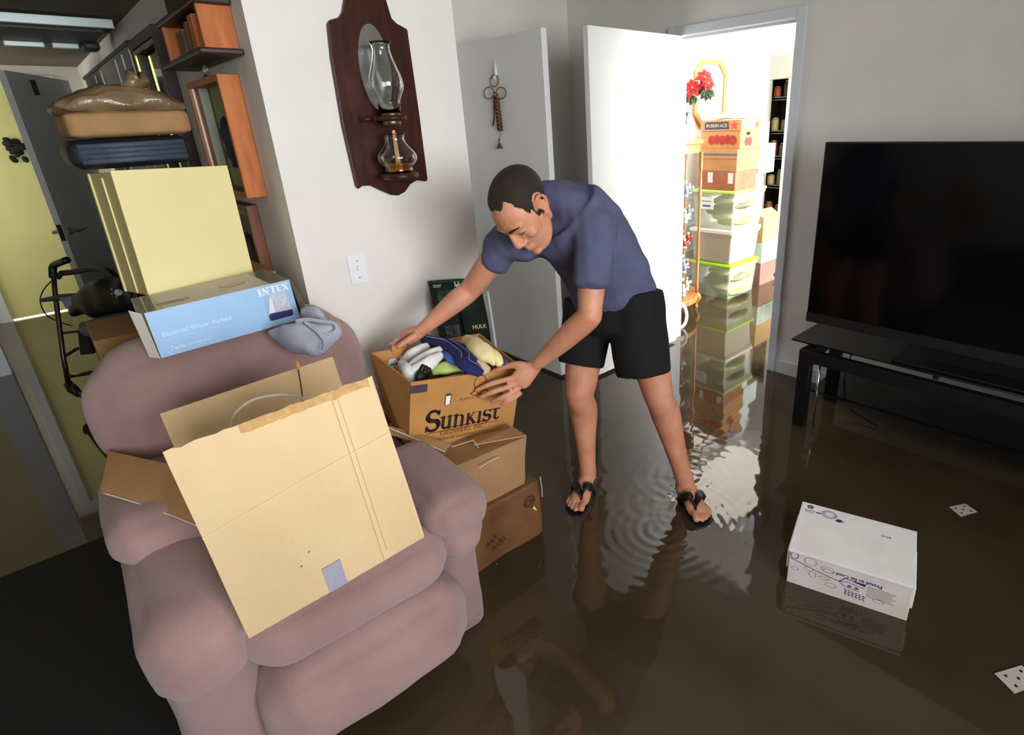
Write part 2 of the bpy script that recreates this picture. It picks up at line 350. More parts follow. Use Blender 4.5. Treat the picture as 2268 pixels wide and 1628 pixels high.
def lean(q):  # backrest leans back with height and sags at the ends
    t = (q.z-0.45)/0.5; s = (q.x-0.32)/0.39
    return ch(Vector((q.x, q.y + 0.16*t, q.z - 0.035*s*s*max(0,t))))
obj('backrest', MB().cushion((-0.06,1.86,0.60),(0.71,2.12,0.945), 0.12, 14, 0.02, lean), M_FAB, rc, True)
obj('lumbar_cushion', MB().cushion((0.06,1.74,0.40),(0.60,1.98,0.68), 0.09, 12, 0.03, lean), M_FAB, rc, True)
obj('seat_cushion', MB().cushion((0.09,1.215,0.30),(0.615,1.86,0.475), 0.085, 14, 0.02, ch), M_FAB, rc, True)
obj('footrest_panel', MB().cushion((0.095,1.165,0.06),(0.61,1.40,0.315), 0.085, 12, 0.018, ch), M_FAB, rc, True)
for x0, x1, ytop, py, zt in ((-0.085,0.115,1.245,1.60,0.545), (0.585,0.735,1.225,1.215,0.47)):
    a = obj('arm', MB().cushion((x0,ytop,0.33),(x1,2.0,zt), 0.075, 12, 0.012, ch), M_FAB, rc, True)
    obj('arm_pad', MB().cushion((x0-0.012,py,zt-0.045),(x1+0.012,2.04 if x0 < 0 else 1.645,zt+(0.085 if x0 < 0 else 0.088)), 0.06, 12, 0.012, ch), M_FAB, a, True)
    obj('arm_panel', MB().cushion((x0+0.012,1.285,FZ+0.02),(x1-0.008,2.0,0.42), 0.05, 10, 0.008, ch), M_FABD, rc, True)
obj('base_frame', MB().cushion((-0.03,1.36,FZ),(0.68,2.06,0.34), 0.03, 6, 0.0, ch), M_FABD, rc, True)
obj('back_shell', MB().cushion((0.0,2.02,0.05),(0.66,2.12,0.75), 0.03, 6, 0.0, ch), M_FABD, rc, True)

# ------------------------------------------------------------------ cardboard on the recliner
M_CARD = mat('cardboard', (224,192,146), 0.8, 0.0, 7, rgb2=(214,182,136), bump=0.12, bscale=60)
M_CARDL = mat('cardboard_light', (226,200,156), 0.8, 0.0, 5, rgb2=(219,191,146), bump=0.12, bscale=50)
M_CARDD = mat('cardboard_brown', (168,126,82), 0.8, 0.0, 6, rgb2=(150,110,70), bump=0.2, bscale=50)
M_WET = mat('wet_cardboard', (118,80,48), 0.5, 0.0, 5, rgb2=(88,58,34), bump=0.3, bscale=30)
M_TAPE = mat('clear_tape', (200,190,170), 0.15, alpha=0.45)
def sheet(name, label, corners, m, t=0.006, n=12, warp=0.006, cat='cardboard sheet', seed=0, ragged=None):
    """corners BL, BR, TR, TL"""
    bl, br, tr, tl = (Vector(c) for c in corners); nrm = (br-bl).cross(tl-bl).normalized()
    def P(u, v):
        e = ragged(u) if (ragged and v > 0.999) else 0.0
        p = (bl*(1-u)+br*u)*(1-v)+(tl*(1-u)+tr*u)*v
        return p + nrm*warp*noise.noise(p*4+Vector((seed,0,0))) + (tl-bl).normalized()*e
    mb = MB(); vs = [P(i/n, j/n) + nrm*s*t/2 for s in (1,-1) for j in range(n+1) for i in range(n+1)]; k = (n+1)**2; fs = []
    for j in range(n):
        for i in range(n):
            q = (j*(n+1)+i, j*(n+1)+i+1, (j+1)*(n+1)+i+1, (j+1)*(n+1)+i); fs += [q, tuple(k+x for x in reversed(q))]
    rim = [i for i in range(n)] + [j*(n+1)+n for j in range(n)] + [n*(n+1)+i for i in range(n,0,-1)] + [j*(n+1) for j in range(n,0,-1)]
    fs += [(rim[i], k+rim[i], k+rim[(i+1)%len(rim)], rim[(i+1)%len(rim)]) for i in range(len(rim))]
    o = obj(name, mb.add(vs, fs), m); 
    if label: tag(o, label, cat)
    return o, P, nrm
BL, BR, TR, TL = px(553,1413,Z=0.475), px(938,1190,D=1.137), px(822,833,D=1.16), px(363,1000,D=1.13)
s1, P1, n1 = sheet('cardboard_sheet', 'large pale cardboard panel with a grey tape patch, propped on the recliner seat', (BL,BR,TR,TL), M_CARDL, 0.006, 24, 0.004, ragged=lambda u: 0.006*noise.noise(Vector((u*19,0,0))))
def strip_on(P, n, uvs, m, parent, name, lift=0.0045, t=0.0008):
    mb = MB()
    for quad in uvs:
        if len(quad) != 4: mb.prism([P(a,b)+n*lift for a,b in quad], n*t); continue
        (a0,b0),(a1,b1),(a2,b2),(a3,b3) = quad; lng = abs(a1-a0)+abs(b1-b0) > abs(a3-a0)+abs(b3-b0); N_ = 20 if max(abs(a2-a0),abs(b2-b0)) > 0.3 else 1
        for i in range(N_):
            u, v = i/N_, (i+1)/N_; L2 = lambda p, q, k: (p[0]+(q[0]-p[0])*k, p[1]+(q[1]-p[1])*k)
            qq = [L2(quad[0],quad[1],u), L2(quad[0],quad[1],v), L2(quad[3],quad[2],v), L2(quad[3],quad[2],u)] if lng else [L2(quad[0],quad[3],u), L2(quad[1],quad[2],u), L2(quad[1],quad[2],v), L2(quad[0],quad[3],v)]
            mb.prism([P(a,b)+n*lift for a,b in qq], n*t)
    return obj(name, mb, m, parent)
strip_on(P1, n1, [[(0.50,0.0),(0.60,0.0),(0.60,0.135),(0.50,0.135)]], mat('grey_tape', (168,168,184), 0.35), s1, 'tape_patch')
M_CREASE = mat('cardboard_crease', (232,205,160), 0.8); M_TEAR = mat('cardboard_torn_edge', (206,168,112), 0.9, 0.0, 60, rgb2=(186,148,96), stretch=(1,1,1))
strip_on(P1, n1, [[(0.0,0.562),(1.0,0.645),(1.0,0.650),(0.0,0.567)]], M_CREASE, s1, 'crease', 0.0035)
strip_on(P1, n1, [[(0.797,0.0),(0.801,0.0),(0.801,0.98),(0.797,0.98)], [(0.825,0.05),(0.827,0.05),(0.827,0.98),(0.825,0.98)]], mat('cardboard_score', (206,170,120), 0.8), s1, 'score_line', 0.0035)
strip_on(P1, n1, [[(0.36+0.025*i,0.955-0.02*abs(noise.noise(Vector((i*0.7,2,0))))),(0.385+0.025*i,0.955-0.02*abs(noise.noise(Vector((i*0.7+0.7,2,0))))),(0.385+0.025*i,1.0),(0.36+0.025*i,1.0)] for i in range(25)], M_TEAR, s1, 'torn_edge', 0.0035)
for i in range(2): strip_on(P1, n1, [[(0.40+0.06*i,0.20+0.05*(i%2)),(0.41+0.06*i,0.203+0.05*(i%2)),(0.408+0.06*i,0.21+0.05*(i%2))]], mat('dark_fleck', (70,50,35), 0.9), s1, 'scuff_mark', 0.0035)
c2 = [px(440,1120,D=1.36), px(800,985,D=1.40), px(737,791,D=1.48), px(355,917,D=1.44)]
s2, P2, n2 = sheet('cardboard_sheet', 'brown cardboard panel standing behind the large pale panel on the recliner', c2, M_CARD, 0.006, 10, 0.004, seed=5)
# white cable loop and brown cord between the panels
arc = [(512,940),(520,918),(537,900),(560,886),(590,878),(620,875),(648,877),(672,884)]
cab = tag(obj('white_cable', MB().tube(catmull([px(x,y,D=1.30) for x,y in [(512,985)]+arc+[(690,930)]], 5), 0.0032, 8), mat('cable_white', (226,216,200), 0.5)), 'white cable looping up between the two cardboard panels', 'cable')
cdr = thing('power_cord', 'thin brown cord with a tan plug tip hanging over the rear cardboard panel', 'cord', px(662,812,D=1.40))
obj('cord', MB().tube(catmull([px(x,y,D=d) for x,y,d in ((659,812,1.445),(662,828,1.44),(666,850,1.41),(670,884,1.36),(672,930,1.32))], 5), 0.0018, 8), mat('cord_brown', (92,62,34), 0.6), cdr)
obj('plug_tip', MB().tube([px(657,800,D=1.45),px(659,806,D=1.449),px(660,814,D=1.447),px(661,820,D=1.445)], [0.003,0.0055,0.005,0.003], 10), mat('plug_tan', (190,140,72), 0.5), cdr)
# flattened carton across the left arm
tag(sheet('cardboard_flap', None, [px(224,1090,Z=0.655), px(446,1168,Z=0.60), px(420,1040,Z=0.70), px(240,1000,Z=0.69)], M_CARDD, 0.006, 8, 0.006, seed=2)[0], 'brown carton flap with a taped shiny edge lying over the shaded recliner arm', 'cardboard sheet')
fl = bpy.data.objects['cardboard_flap']
obj('tape_edge', MB().tube(catmull([px(224,1091,Z=0.658), px(300,1113,Z=0.641), px(386,1144,Z=0.62), px(440,1166,Z=0.606)], 4), 0.0022, 6), mat('shiny_tape', (205,195,180), 0.12, spec=0.9), fl, True)

# ------------------------------------------------------------------ airbed carton on the back of the recliner
def euler_frame(pos, rx, ry, rz):
    m = (Matrix.Rotation(math.radians(rz),4,'Z') @ Matrix.Rotation(math.radians(ry),4,'Y') @ Matrix.Rotation(math.radians(rx),4,'X')); m.translation = Vector(pos); return m
fa = euler_frame((0.157,2.024,0.913), -1.08, -1.92, 0.57); aw, ad, ah = 0.405, 0.249, 0.144
ab = thing('airbed_carton', 'light blue airbed carton lying along the top of the recliner back', 'box', fa @ Vector((aw/2,ad/2,0)))
obj('carton_body', MB().fbox(fa, (0,0,0), (aw,ad,ah)), mat('carton_white', (205,200,188), 0.5, 0.06, 8), ab, bevel=0.002)
M_BLUE = mat('print_light_blue', (150,188,226), 0.4, 0.03, 12); M_NAVY = mat('print_navy', (28,34,84), 0.45); M_PWHITE = mat('print_white', (226,234,242), 0.45)
M_PBLUE2 = mat('print_mid_blue', (120,160,205), 0.4, 0.2, 30)
X_, Y_, Z_ = fa.col[0].xyz, fa.col[1].xyz, fa.col[2].xyz
def af(u, w): return fa @ Vector((u, 0, w))
flat([(0.001,0.001),(aw-0.001,0.001),(aw-0.001,ah-0.001),(0.001,ah-0.001)], af(0,0), X_, Z_, M_BLUE, ab, 'printed_front')
flat([(0.305,0.022),(aw-0.002,0.022),(aw-0.002,ah-0.002),(0.318,ah-0.002)], af(0,0), X_, Z_, mat('print_sky', (142,180,214), 0.4, 0.06, 20), ab, 'picture_panel', 0.0012)
flat([(0.322,0.048),(0.388,0.044),(0.380,0.105),(0.335,0.112)], af(0,0), X_, Z_, mat('print_mattress', (186,190,206), 0.5, 0.25, 160), ab, 'mattress_picture', 0.0016)
flat([(0.313,0.026),(0.318,0.022),(0.382,0.022),(0.388,0.028),(0.388,0.043),(0.320,0.047),(0.313,0.042)], af(0,0), X_, Z_, M_NAVY, ab, 'mattress_base_picture', 0.0016)
flat([(0.316,0.048),(0.336,0.048),(0.334,0.100),(0.331,0.100)], af(0,0), X_, Z_, mat('print_pale', (216,216,228), 0.5), ab, 'mattress_side_picture', 0.0018)
# serif capitals INTEX
def glyphs(spec, w):
    out = []
    for st in spec: out += stroke(st[0], st[1] if len(st) > 1 else w)
    return out
def serif_I(x, h, w): return [([(x,0),(x,h)], w), ([(x-w,0.0),(x+w,0.0)], w*0.4), ([(x-w,h),(x+w,h)], w*0.4)]
h_ = 0.022; g = []
g += serif_I(0.006,h_,0.006)
g += [([(0.017,0),(0.017,h_)],0.0025),([(0.017,h_),(0.031,0)],0.0055),([(0.031,0),(0.031,h_)],0.0025),([(0.013,0),(0.021,0)],0.0022),([(0.013,h_),(0.018,h_)],0.0022),([(0.027,h_),(0.035,h_)],0.0022)]
g += [([(0.047,0),(0.047,h_)],0.0055),([(0.038,h_),(0.056,h_)],0.0026),([(0.038,h_),(0.038,h_-0.004)],0.002),([(0.056,h_),(0.056,h_-0.004)],0.002),([(0.043,0),(0.051,0)],0.0022)]
g += [([(0.062,0),(0.062,h_)],0.0055),([(0.058,0),(0.073,0)],0.0024),([(0.058,h_),(0.073,h_)],0.0024),([(0.062,h_/2),(0.070,h_/2)],0.0022),([(0.073,0),(0.073,0.004)],0.002),([(0.073,h_),(0.073,h_-0.004)],0.002)]
g += [([(0.078,h_),(0.092,0)],0.0055),([(0.091,h_),(0.078,0)],0.0025),([(0.075,0),(0.081,0)],0.0022),([(0.089,0),(0.095,0)],0.0022),([(0.075,h_),(0.081,h_)],0.0022),([(0.088,h_),(0.094,h_)],0.0022)]
flat(glyphs(g,0.004), af(0.300,0.113), X_, Z_, M_PWHITE, ab, 'brand_lettering', 0.0022)
M_PW2 = mat('print_soft_white', (196,216,238), 0.45)
text('Essential Wave  Airbed', 0.185, af(0.022,0.062), X_, Z_, M_PW2, ab, 'title_lettering', 0.0016, 0.012)
text('with Fiber-Tech Built-in Electric Pump', 0.145, af(0.023,0.047), X_, Z_, mat('print_faint', (176,205,234), 0.45), ab, 'subtitle_lettering', 0.0016)
text('Twin', 0.042, af(0.026,0.014), X_, Z_, M_PW2, ab, 'size_lettering', 0.0016, 0.012)
for j in range(5): flat([(0.076+0.013*j,0.018),(0.086+0.013*j,0.018),(0.086+0.013*j,0.023),(0.076+0.013*j,0.023)], af(0,0), X_, Z_, mat('print_faint', (176,205,234), 0.45), ab, 'faint_print', 0.0016)
flat([ellipse(0.262,0.118,0.040,0.028,24)], fa @ Vector((0,0,ah)), X_, Y_, mat('print_ring', (176,140,112), 0.5), ab, 'top_emblem')
flat([ellipse(0.262,0.123,0.034,0.021,24)], fa @ Vector((0,0,ah)), X_, Y_, mat('print_ring_inner', (204,176,150), 0.5), ab, 'top_emblem', 0.0014)
flat([ellipse(0.085,0.070,0.045,0.016,24)], fa @ Vector((0,0,ah)), X_, Y_, mat('print_smudge', (150,135,115), 0.5, 0.3, 20), ab, 'top_print')
for u0, u1 in ((aw-0.06,aw),(0.0,0.05)): obj('tape_wrap', MB().fbox(fa, (u0,-0.0015,ah), (u1,ad,ah+0.0012)), mat('glossy_tape', (150,140,120), 0.08, alpha=0.55, spec=0.9), ab)
mb = MB().prism([fa@Vector(p) for p in ((aw,0.0,ah),(aw+0.012,0.01,ah-0.01),(aw+0.03,0.012,0.05),(aw+0.028,0.012,0.02),(aw+0.012,0.006,0.015))], Y_*0.20)
obj('end_flap', mb, mat('carton_dark_end', (92,80,60), 0.6, 0.1, 10), ab)
mb = MB().prism([fa@Vector(p) for p in ((-0.002,0.0,0.0),(-0.006,0.0,ah),(-0.030,0.03,ah+0.012),(-0.024,0.03,0.005))], Y_*0.003)
obj('end_flap', mb, mat('carton_white', (205,200,188), 0.5), ab)

# brown cartons behind the recliner that carry the stack
cb = thing('brown_carton', 'brown carton standing behind the recliner under the cream cabinet', 'box', (0.38,2.52,FZ))
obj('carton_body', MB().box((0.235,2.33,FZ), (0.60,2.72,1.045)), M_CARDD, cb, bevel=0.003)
p0 = px(207,757,Y=2.62)
ck = thing('low_carton', 'plain brown carton between the walker and the recliner back', 'box', (0.14,2.75,FZ))
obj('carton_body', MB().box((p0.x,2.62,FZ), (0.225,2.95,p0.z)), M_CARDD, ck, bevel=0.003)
obj('lid_flap', MB().slab([(p0.x+0.005,2.62,p0.z),(0.22,2.62,p0.z),(0.22,2.52,p0.z-0.09),(p0.x+0.01,2.52,p0.z-0.07)], 0.004), M_CARDD, ck)

# cream cabinet
fy = euler_frame((0.199,2.285,1.047), -2.5, 1.87, 12.2); yw, yd_, yh = 0.340, 0.21, 0.397
yb = thing('cream_cabinet', 'cream yellow storage box standing upright behind the airbed carton', 'box', fy @ Vector((yw/2,yd_/2,0)))
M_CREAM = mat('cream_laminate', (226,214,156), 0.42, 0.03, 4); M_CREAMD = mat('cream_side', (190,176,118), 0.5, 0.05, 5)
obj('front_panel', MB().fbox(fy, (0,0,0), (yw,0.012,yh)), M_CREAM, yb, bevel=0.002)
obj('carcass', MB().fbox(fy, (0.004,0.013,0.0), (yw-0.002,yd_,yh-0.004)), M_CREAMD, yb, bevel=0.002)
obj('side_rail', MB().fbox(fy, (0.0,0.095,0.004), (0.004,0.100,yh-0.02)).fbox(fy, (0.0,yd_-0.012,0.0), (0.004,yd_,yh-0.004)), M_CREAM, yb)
# dark blue hard case
c0 = px(167,375,Y=2.32); c1 = px(437,362,Y=2.34); cw = (c1-c0).xy.length
fb = euler_frame((c0.x,2.32,1.4485), 0.0, -1.0, 3.0)
bc = thing('blue_case', 'slim dark blue ribbed case lying on top of the cream cabinet', 'case', fb @ Vector((cw/2,0.1,0)))
obj('case_shell', MB().cushion((0,0,0),(cw,0.2,0.084), 0.03, 10, 0.004, lambda q: fb @ q), mat('case_navy', (22,26,34), 0.45), bc, True)
for i in range(4): obj('rib', MB().tube([fb@Vector((0.022,-0.002,0.021+0.0145*i)), fb@Vector((cw-0.022,-0.002,0.021+0.0145*i))], (0.0085), 8, flat=0.6), mat('case_rib', (58,68,82), 0.6, 0.2, 40), bc, True)
# wrapped brown parcel with a knotted plastic bag
c0 = px(160,310,Y=2.31); c1 = px(430,296,Y=2.33); pw = (c1-c0).xy.length
fw = euler_frame((c0.x,2.31,1.5385), 0.0, -1.0, 3.0)
wp = thing('wrapped_parcel', 'brown parcel wrapped in a clear knotted plastic bag on the blue case', 'parcel', fw @ Vector((0.2,0.13,0)))
obj('parcel_box', MB().cushion((0,0,0),(pw,0.24,0.072), 0.016, 8, 0.003, lambda q: fw @ q), mat('kraft_paper', (150,116,74), 0.75, 0.12, 14), wp, True)
def bag(q): 
    w = 0.5+0.5*math.sin(PI*min(1,max(0,q.x/pw))); q = Vector((q.x, q.y, 0.066+(q.z-0.066)*w))
    return fw @ (q + Vector((noise.noise(q*22), noise.noise(q*22+Vector((4,1,0))), noise.noise(q*26+Vector((1,8,2)))))*0.011)
M_BAG = mat('brownish_plastic', (112,92,66), 0.28, 0.3, 14, spec=0.7, bump=1.0, bscale=45)
obj('plastic_bag', MB().cushion((-0.004,-0.004,0.062),(pw+0.004,0.24,0.140), 0.04, 18, 0.008, bag), M_BAG, wp, True)
kn = MB(); loft(kn, [fw@Vector((0.17,0.06,0.11)), fw@Vector((0.195,0.06,0.145)), fw@Vector((0.215,0.06,0.168)), fw@Vector((0.24,0.06,0.15))], [0.02,0.024,0.026,0.012], (1,0,0), 12, 4)
for v in kn.v: v += Vector((noise.noise(v*40), noise.noise(v*40+Vector((3,0,0))), noise.noise(v*40+Vector((0,5,0)))))*0.012
obj('bag_knot', kn, M_BAG, wp, True)

# ------------------------------------------------------------------ grey cloth cap on the recliner back
cap = thing('cloth_cap', 'crumpled light grey cloth cap hanging over the recliner back beside the airbed carton', 'cap', px(690,735,D=1.83))
mb = MB(); loft(mb, [px(600,738,D=1.84), px(640,748,D=1.80), px(690,752,D=1.78), px(735,738,D=1.79), px(745,720,D=1.82)], [(0.012,0.012),(0.045,0.022),(0.055,0.030),(0.032,0.026),(0.012,0.010)], (0,0,1), 20, 6)
for v in mb.v: v += Vector((noise.noise(v*16), noise.noise(v*16+Vector((3,0,0))), noise.noise(v*16+Vector((0,5,0)))))*0.010
M_CLOTHG = mat('grey_cloth', (168,172,186), 0.85, 0.12, 20, bump=0.4, bscale=300)
obj('crown', mb, M_CLOTHG, cap, True)
mb = MB(); loft(mb, [px(672,690,D=1.86), px(700,700,D=1.84), px(718,718,D=1.83)], [(0.015,0.012),(0.035,0.016),(0.02,0.012)], (0,0,1), 16, 6)
obj('brim', mb, M_CLOTHG, cap, True)
obj('strap', MB().tube(catmull([px(x,y,D=1.755) for x,y in ((655,712),(680,708),(710,712),(738,716),(743,730),(725,738),(700,724),(672,714))], 5), (0.007), 8, flat=0.4), M_CLOTHG, cap, True)
obj('seam', MB().tube(catmull([px(x,y,D=1.742) for x,y in ((672,716),(700,738),(715,758),(712,775))], 5), 0.0016, 6), mat('grey_cloth_dark', (96,98,112), 0.9), cap, True)

# ------------------------------------------------------------------ stack of cartons and the citrus box
wc = thing('wet_carton', 'soaked brown carton at the bottom of the stack, standing in the water', 'box', (0.95,1.68,FZ))
def crush(q, a=0.010): return q + Vector((noise.noise(q*6), noise.noise(q*6+Vector((5,0,0))), noise.noise(q*6+Vector((0,3,0)))))*a
obj('carton_body', MB().cushion((0.785,1.475,FZ),(1.112,1.86,0.243), 0.010, 12, 0.004, crush), M_WET, wc, False)
M_INK = mat('printed_ink', (58,40,26), 0.6)
text('CP', 0.036, (1.035,1.470,0.165), (1,0,0), (0.1,0,1), M_INK, wc, 'stamp_lettering', 0.008)
flat([ellipse(0,0,0.026,0.024,24)[i:i+1]+ellipse(0,0,0.023,0.021,24)[i:i+1]+ellipse(0,0,0.023,0.021,24)[(i+1)%24:(i+1)%24+1]+ellipse(0,0,0.026,0.024,24)[(i+1)%24:(i+1)%24+1] for i in range(24)], (1.053,1.470,0.178), (1,0,0), (0,0,1), M_INK, wc, 'stamp_ring', 0.008)
for ox, oz, n_ in ((0.845,0.088,7),(0.868,0.055,9)):
    flat(stroke([(0.008*i+(0.003 if i%2 else 0), 0.022*(1 if i%2 else 0)*(0.6+0.4*((i*7)%3)/2)+0.0018*i) for i in range(n_)],0.0026), (ox,1.472,oz), (1,0,0.08), (0,0,1), M_INK, wc, 'handwritten_scrawl', 0.009)
obj('torn_tab', MB().prism([px(1182,1120,Y=1.462), px(1189,1131,Y=1.462), px(1179,1126,Y=1.462)], (0,-0.003,0)), mat('yellow_scrap', (226,214,120), 0.6), wc)
for p in ([(1098,1250),(1125,1234),(1150,1222),(1148,1230),(1122,1243)], [(1155,1215),(1172,1206),(1170,1212),(1160,1218)]):
    obj('tape_scrap', MB().prism([px(x,y,Y=1.46) for x,y in p], (0,-0.002,0)), mat('shiny_tape', (205,195,180), 0.12, spec=0.9), wc)
obj('tape_scrap', MB().tube([px(1196,1056,Y=1.466), px(1200,1080,Y=1.466), px(1201,1100,Y=1.466)], 0.0018, 6), mat('shiny_tape', (205,195,180), 0.12, spec=0.9), wc)
mc = thing('crushed_carton', 'sagging brown carton with taped flaps between the wet carton and the citrus box', 'box', (0.92,1.75,0.24))
A = px(1160,1050,Y=1.49); B = px(1165,962,Y=1.50)
def crush2(q): return crush(q, 0.012)
mb = MB().hexa([(0.765,1.50,0.247),(A.x,1.492,0.247),(1.13,1.90,0.247),(0.765,1.93,0.247),(0.76,1.52,0.448),(B.x,1.50,0.43),(1.12,1.93,0.44),(0.76,1.95,0.452)])
bmx = bmesh.new(); mt = mesh_of(mb,'t'); bmx.from_mesh(mt); bmesh.ops.subdivide_edges(bmx, edges=bmx.edges[:], cuts=10, use_grid_fill=True)
mb = MB().add([crush2(v.co.copy()) if v.co.z > 0.26 else v.co.copy() for v in bmx.verts], [tuple(v.index for v in f.verts) for f in bmx.faces]); bmx.free()
obj('carton_body', mb, mat('cardboard_dull', (160,122,84), 0.75, 0.0, 5, rgb2=(140,104,68), bump=0.25, bscale=30), mc)
M_FLAP = mat('cardboard_flap_tan', (176,138,94), 0.7, 0.0, 6, rgb2=(160,122,80), bump=0.2, bscale=40)
obj('flap', MB().slab([px(1050,987,D=1.985), px(1166,966,D=2.06), px(1137,948,D=2.12), px(1040,972,D=2.06)], 0.004), M_FLAP, mc)
obj('flap', MB().slab([px(862,962,D=1.93), px(985,1001,D=1.93), px(1000,985,D=1.97), px(862,945,D=1.97)], 0.004), M_FLAP, mc)
obj('tape_strip', MB().tube([px(858,946,D=1.925), px(920,972,D=1.923), px(986,1001,D=1.922)], 0.0022, 6), mat('shiny_tape', (205,195,180), 0.12, spec=0.9), mc)
obj('tape_strip', MB().tube([px(1000,990,D=1.955), px(1048,975,D=1.975), px(1060,992,D=1.972)], 0.0014, 6), mat('shiny_tape', (205,195,180), 0.12, spec=0.9), mc)
obj('crease_line', MB().tube([px(1062,1036,Y=1.488), px(1085,1022,Y=1.488), px(1105,1012,Y=1.488)], 0.0016, 6), mat('shiny_tape', (205,195,180), 0.12, spec=0.9), mc)
rc2 = thing('rear_carton', 'plain brown carton behind the citrus box under the toy package', 'box', (0.96,2.09,FZ))
obj('carton_body', MB().box((0.80,2.0,FZ),(1.11,2.19,0.445)), mat('cardboard_dull', (160,122,84)), rc2, bevel=0.003)
obj('lid_flap', MB().slab([(0.80,2.0,0.447),(1.11,2.0,0.447),(1.11,2.09,0.447),(0.80,2.09,0.447)], 0.004), mat('cardboard_dull', (160,122,84)), rc2)

fs_ = euler_frame((0.708,1.675,0.474), 6.9, 7.6, -3.4); sw_, sd_, sh_ = 0.432, 0.309, 0.262
def snap(u, v, w, x, y):
    q = W2C @ (fs_ @ Vector((u*sw_, v*sd_, w*sh_)) - CAMP); return px(x, y, D=q.z)
T = [snap(0,0,1,910,848), snap(1,0,1,1156,813), snap(1,1,1,1062,738), snap(0,1,1,820,781)]
Bm = [snap(0,0,0,905,1000), snap(1,0,0,1135,952), fs_@Vector((sw_,sd_,0)), snap(0,1,0,850,905)]
sb = thing('citrus_box', 'open brown citrus carton packed with cloths and gloves, held by the man', 'box', (Bm[0]+Bm[1]+Bm[2]+Bm[3])/4)
M_CIT = mat('citrus_cardboard', (186,136,76), 0.75, 0.0, 6, rgb2=(172,122,64), bump=0.15, bscale=50)
cen = sum(T, Vector())/4
def wall4(i, j, nm):
    n = (Bm[j]-Bm[i]).cross(T[i]-Bm[i]).normalized()
    if n.dot(cen-T[i]) < 0: n = -n
    return obj(nm, MB().hexa([Bm[i], Bm[j], Bm[j]+n*0.007, Bm[i]+n*0.007, T[i], T[j], T[j]+n*0.007, T[i]+n*0.007]), M_CIT, sb), -n
pf, nf = wall4(0,1,'front_panel'); wall4(1,2,'end_panel'); wall4(2,3,'back_panel'); pe, ne = wall4(0,3,'end_panel')
obj('bottom_panel', MB().slab([Bm[0],Bm[3],Bm[2],Bm[1]], -0.006), M_CIT, sb)
def onf(u, v): return (Bm[0]*(1-u)+Bm[1]*u)*(1-v)+(T[0]*(1-u)+T[1]*u)*v
FX = (Bm[1]-Bm[0]).normalized(); FZd = (T[0]-Bm[0]).normalized()
M_INKB = mat('citrus_ink', (48,30,30), 0.55); M_INKR = mat('citrus_ink_brown', (110,52,24), 0.55)
# serif "Sunkist" drawn with broad and thin strokes, unit height 1
def arcp(cx, cy, rx, ry, a0, a1, n=10): return [(cx+rx*math.cos(math.radians(a0+(a1-a0)*i/n)), cy+ry*math.sin(math.radians(a0+(a1-a0)*i/n))) for i in range(n+1)]
def S_(x, w, h, t): 
    return [(arcp(x+w/2,h*0.74,w*0.42,h*0.25,20,180,8), t*0.8), (arcp(x+w/2,h*0.74,w*0.42,h*0.25,180,235,3)+arcp(x+w/2,h*0.26,w*0.45,h*0.26,55,0,4), t*1.25), (arcp(x+w/2,h*0.26,w*0.45,h*0.25,0,-170,8), t*0.8), ([(x+w*0.92,h*0.78),(x+w*0.94,h*0.98)], t*0.5), ([(x+w*0.03,h*0.0),(x+w*0.05,h*0.24)], t*0.5)]
def stem(x, h, t, y0=0): return [([(x,y0),(x,h)], t)]
def foot(x, t, y=0.0): return [([(x-t,y+t*0.16),(x+t,y+t*0.16)], t*0.32)]
def head(x, t, h): return [([(x-t*1.0,h-t*0.16),(x+t*0.3,h-t*0.16)], t*0.32)]
sp = []
sp += S_(0.0,0.62,1.0,0.17)
t_ = 0.15; xh = 0.62
sp += stem(0.80,xh,t_,0.16)+head(0.80,t_,xh)+[(arcp(0.94,0.17,0.14,0.15,180,320,6),0.11)]+stem(1.12,xh,t_)+head(1.12,t_,xh)+[([(1.12,t_*0.16),(1.27,t_*0.16)],t_*0.32)]
sp += stem(1.42,xh,t_)+head(1.42,t_,xh)+foot(1.42,t_)+[(arcp(1.58,0.45,0.16,0.15,170,20,6),0.10)]+stem(1.75,0.48,t_)+foot(1.75,t_)
sp += stem(2.05,1.04,t_)+head(2.05,t_,1.04)+foot(2.05,t_)+[([(2.08,0.26),(2.34,xh-0.02)],0.06),([(2.16,0.34),(2.38,0.03)],t_),([(2.24,xh-0.02),(2.44,xh-0.02)],0.05),([(2.28,0.025),(2.50,0.025)],0.05)]
sp += stem(2.64,xh,t_)+head(2.64,t_,xh)+foot(2.64,t_)+[([(2.57,0.88),(2.71,0.88)],0.15)]
sp += [(([(a+0.0,b) for a,b in p]), w*0.8) for p, w in S_(2.84,0.40,xh,0.15)]
sp += stem(3.48,0.88,t_,0.14)+[(arcp(3.58,0.15,0.11,0.12,180,340,6),0.09),([(3.30,xh-0.04),(3.70,xh-0.04)],0.09)]
K = 0.298/3.7
def scale_polys(pl, k): return [[(a*k, b*k) for a,b in p] for p in pl]
flat(scale_polys(glyphs(sp,0.1),K), onf(0.135,0.245), FX, FZd, M_INKB, sb, 'brand_lettering', 0.0012)
flat(scale_polys(stroke([(0.1,-0.10),(3.7,-0.10)],0.035),K), onf(0.135,0.245), FX, FZd, M_INKR, sb, 'underline', 0.0010)
text('GROWERS, INC.', 0.185, onf(0.265,0.135), FX, FZd, M_INKR, sb, 'small_lettering', 0.0012, 0.006)
text('VALENCIA, CALIFORNIA 91355', 0.205, onf(0.235,0.065), FX, FZd, M_INKR, sb, 'small_lettering', 0.0012)
text('MARKETED BY', 0.12, onf(0.42,0.625), FX, FZd, M_INKR, sb, 'small_lettering', 0.0012)
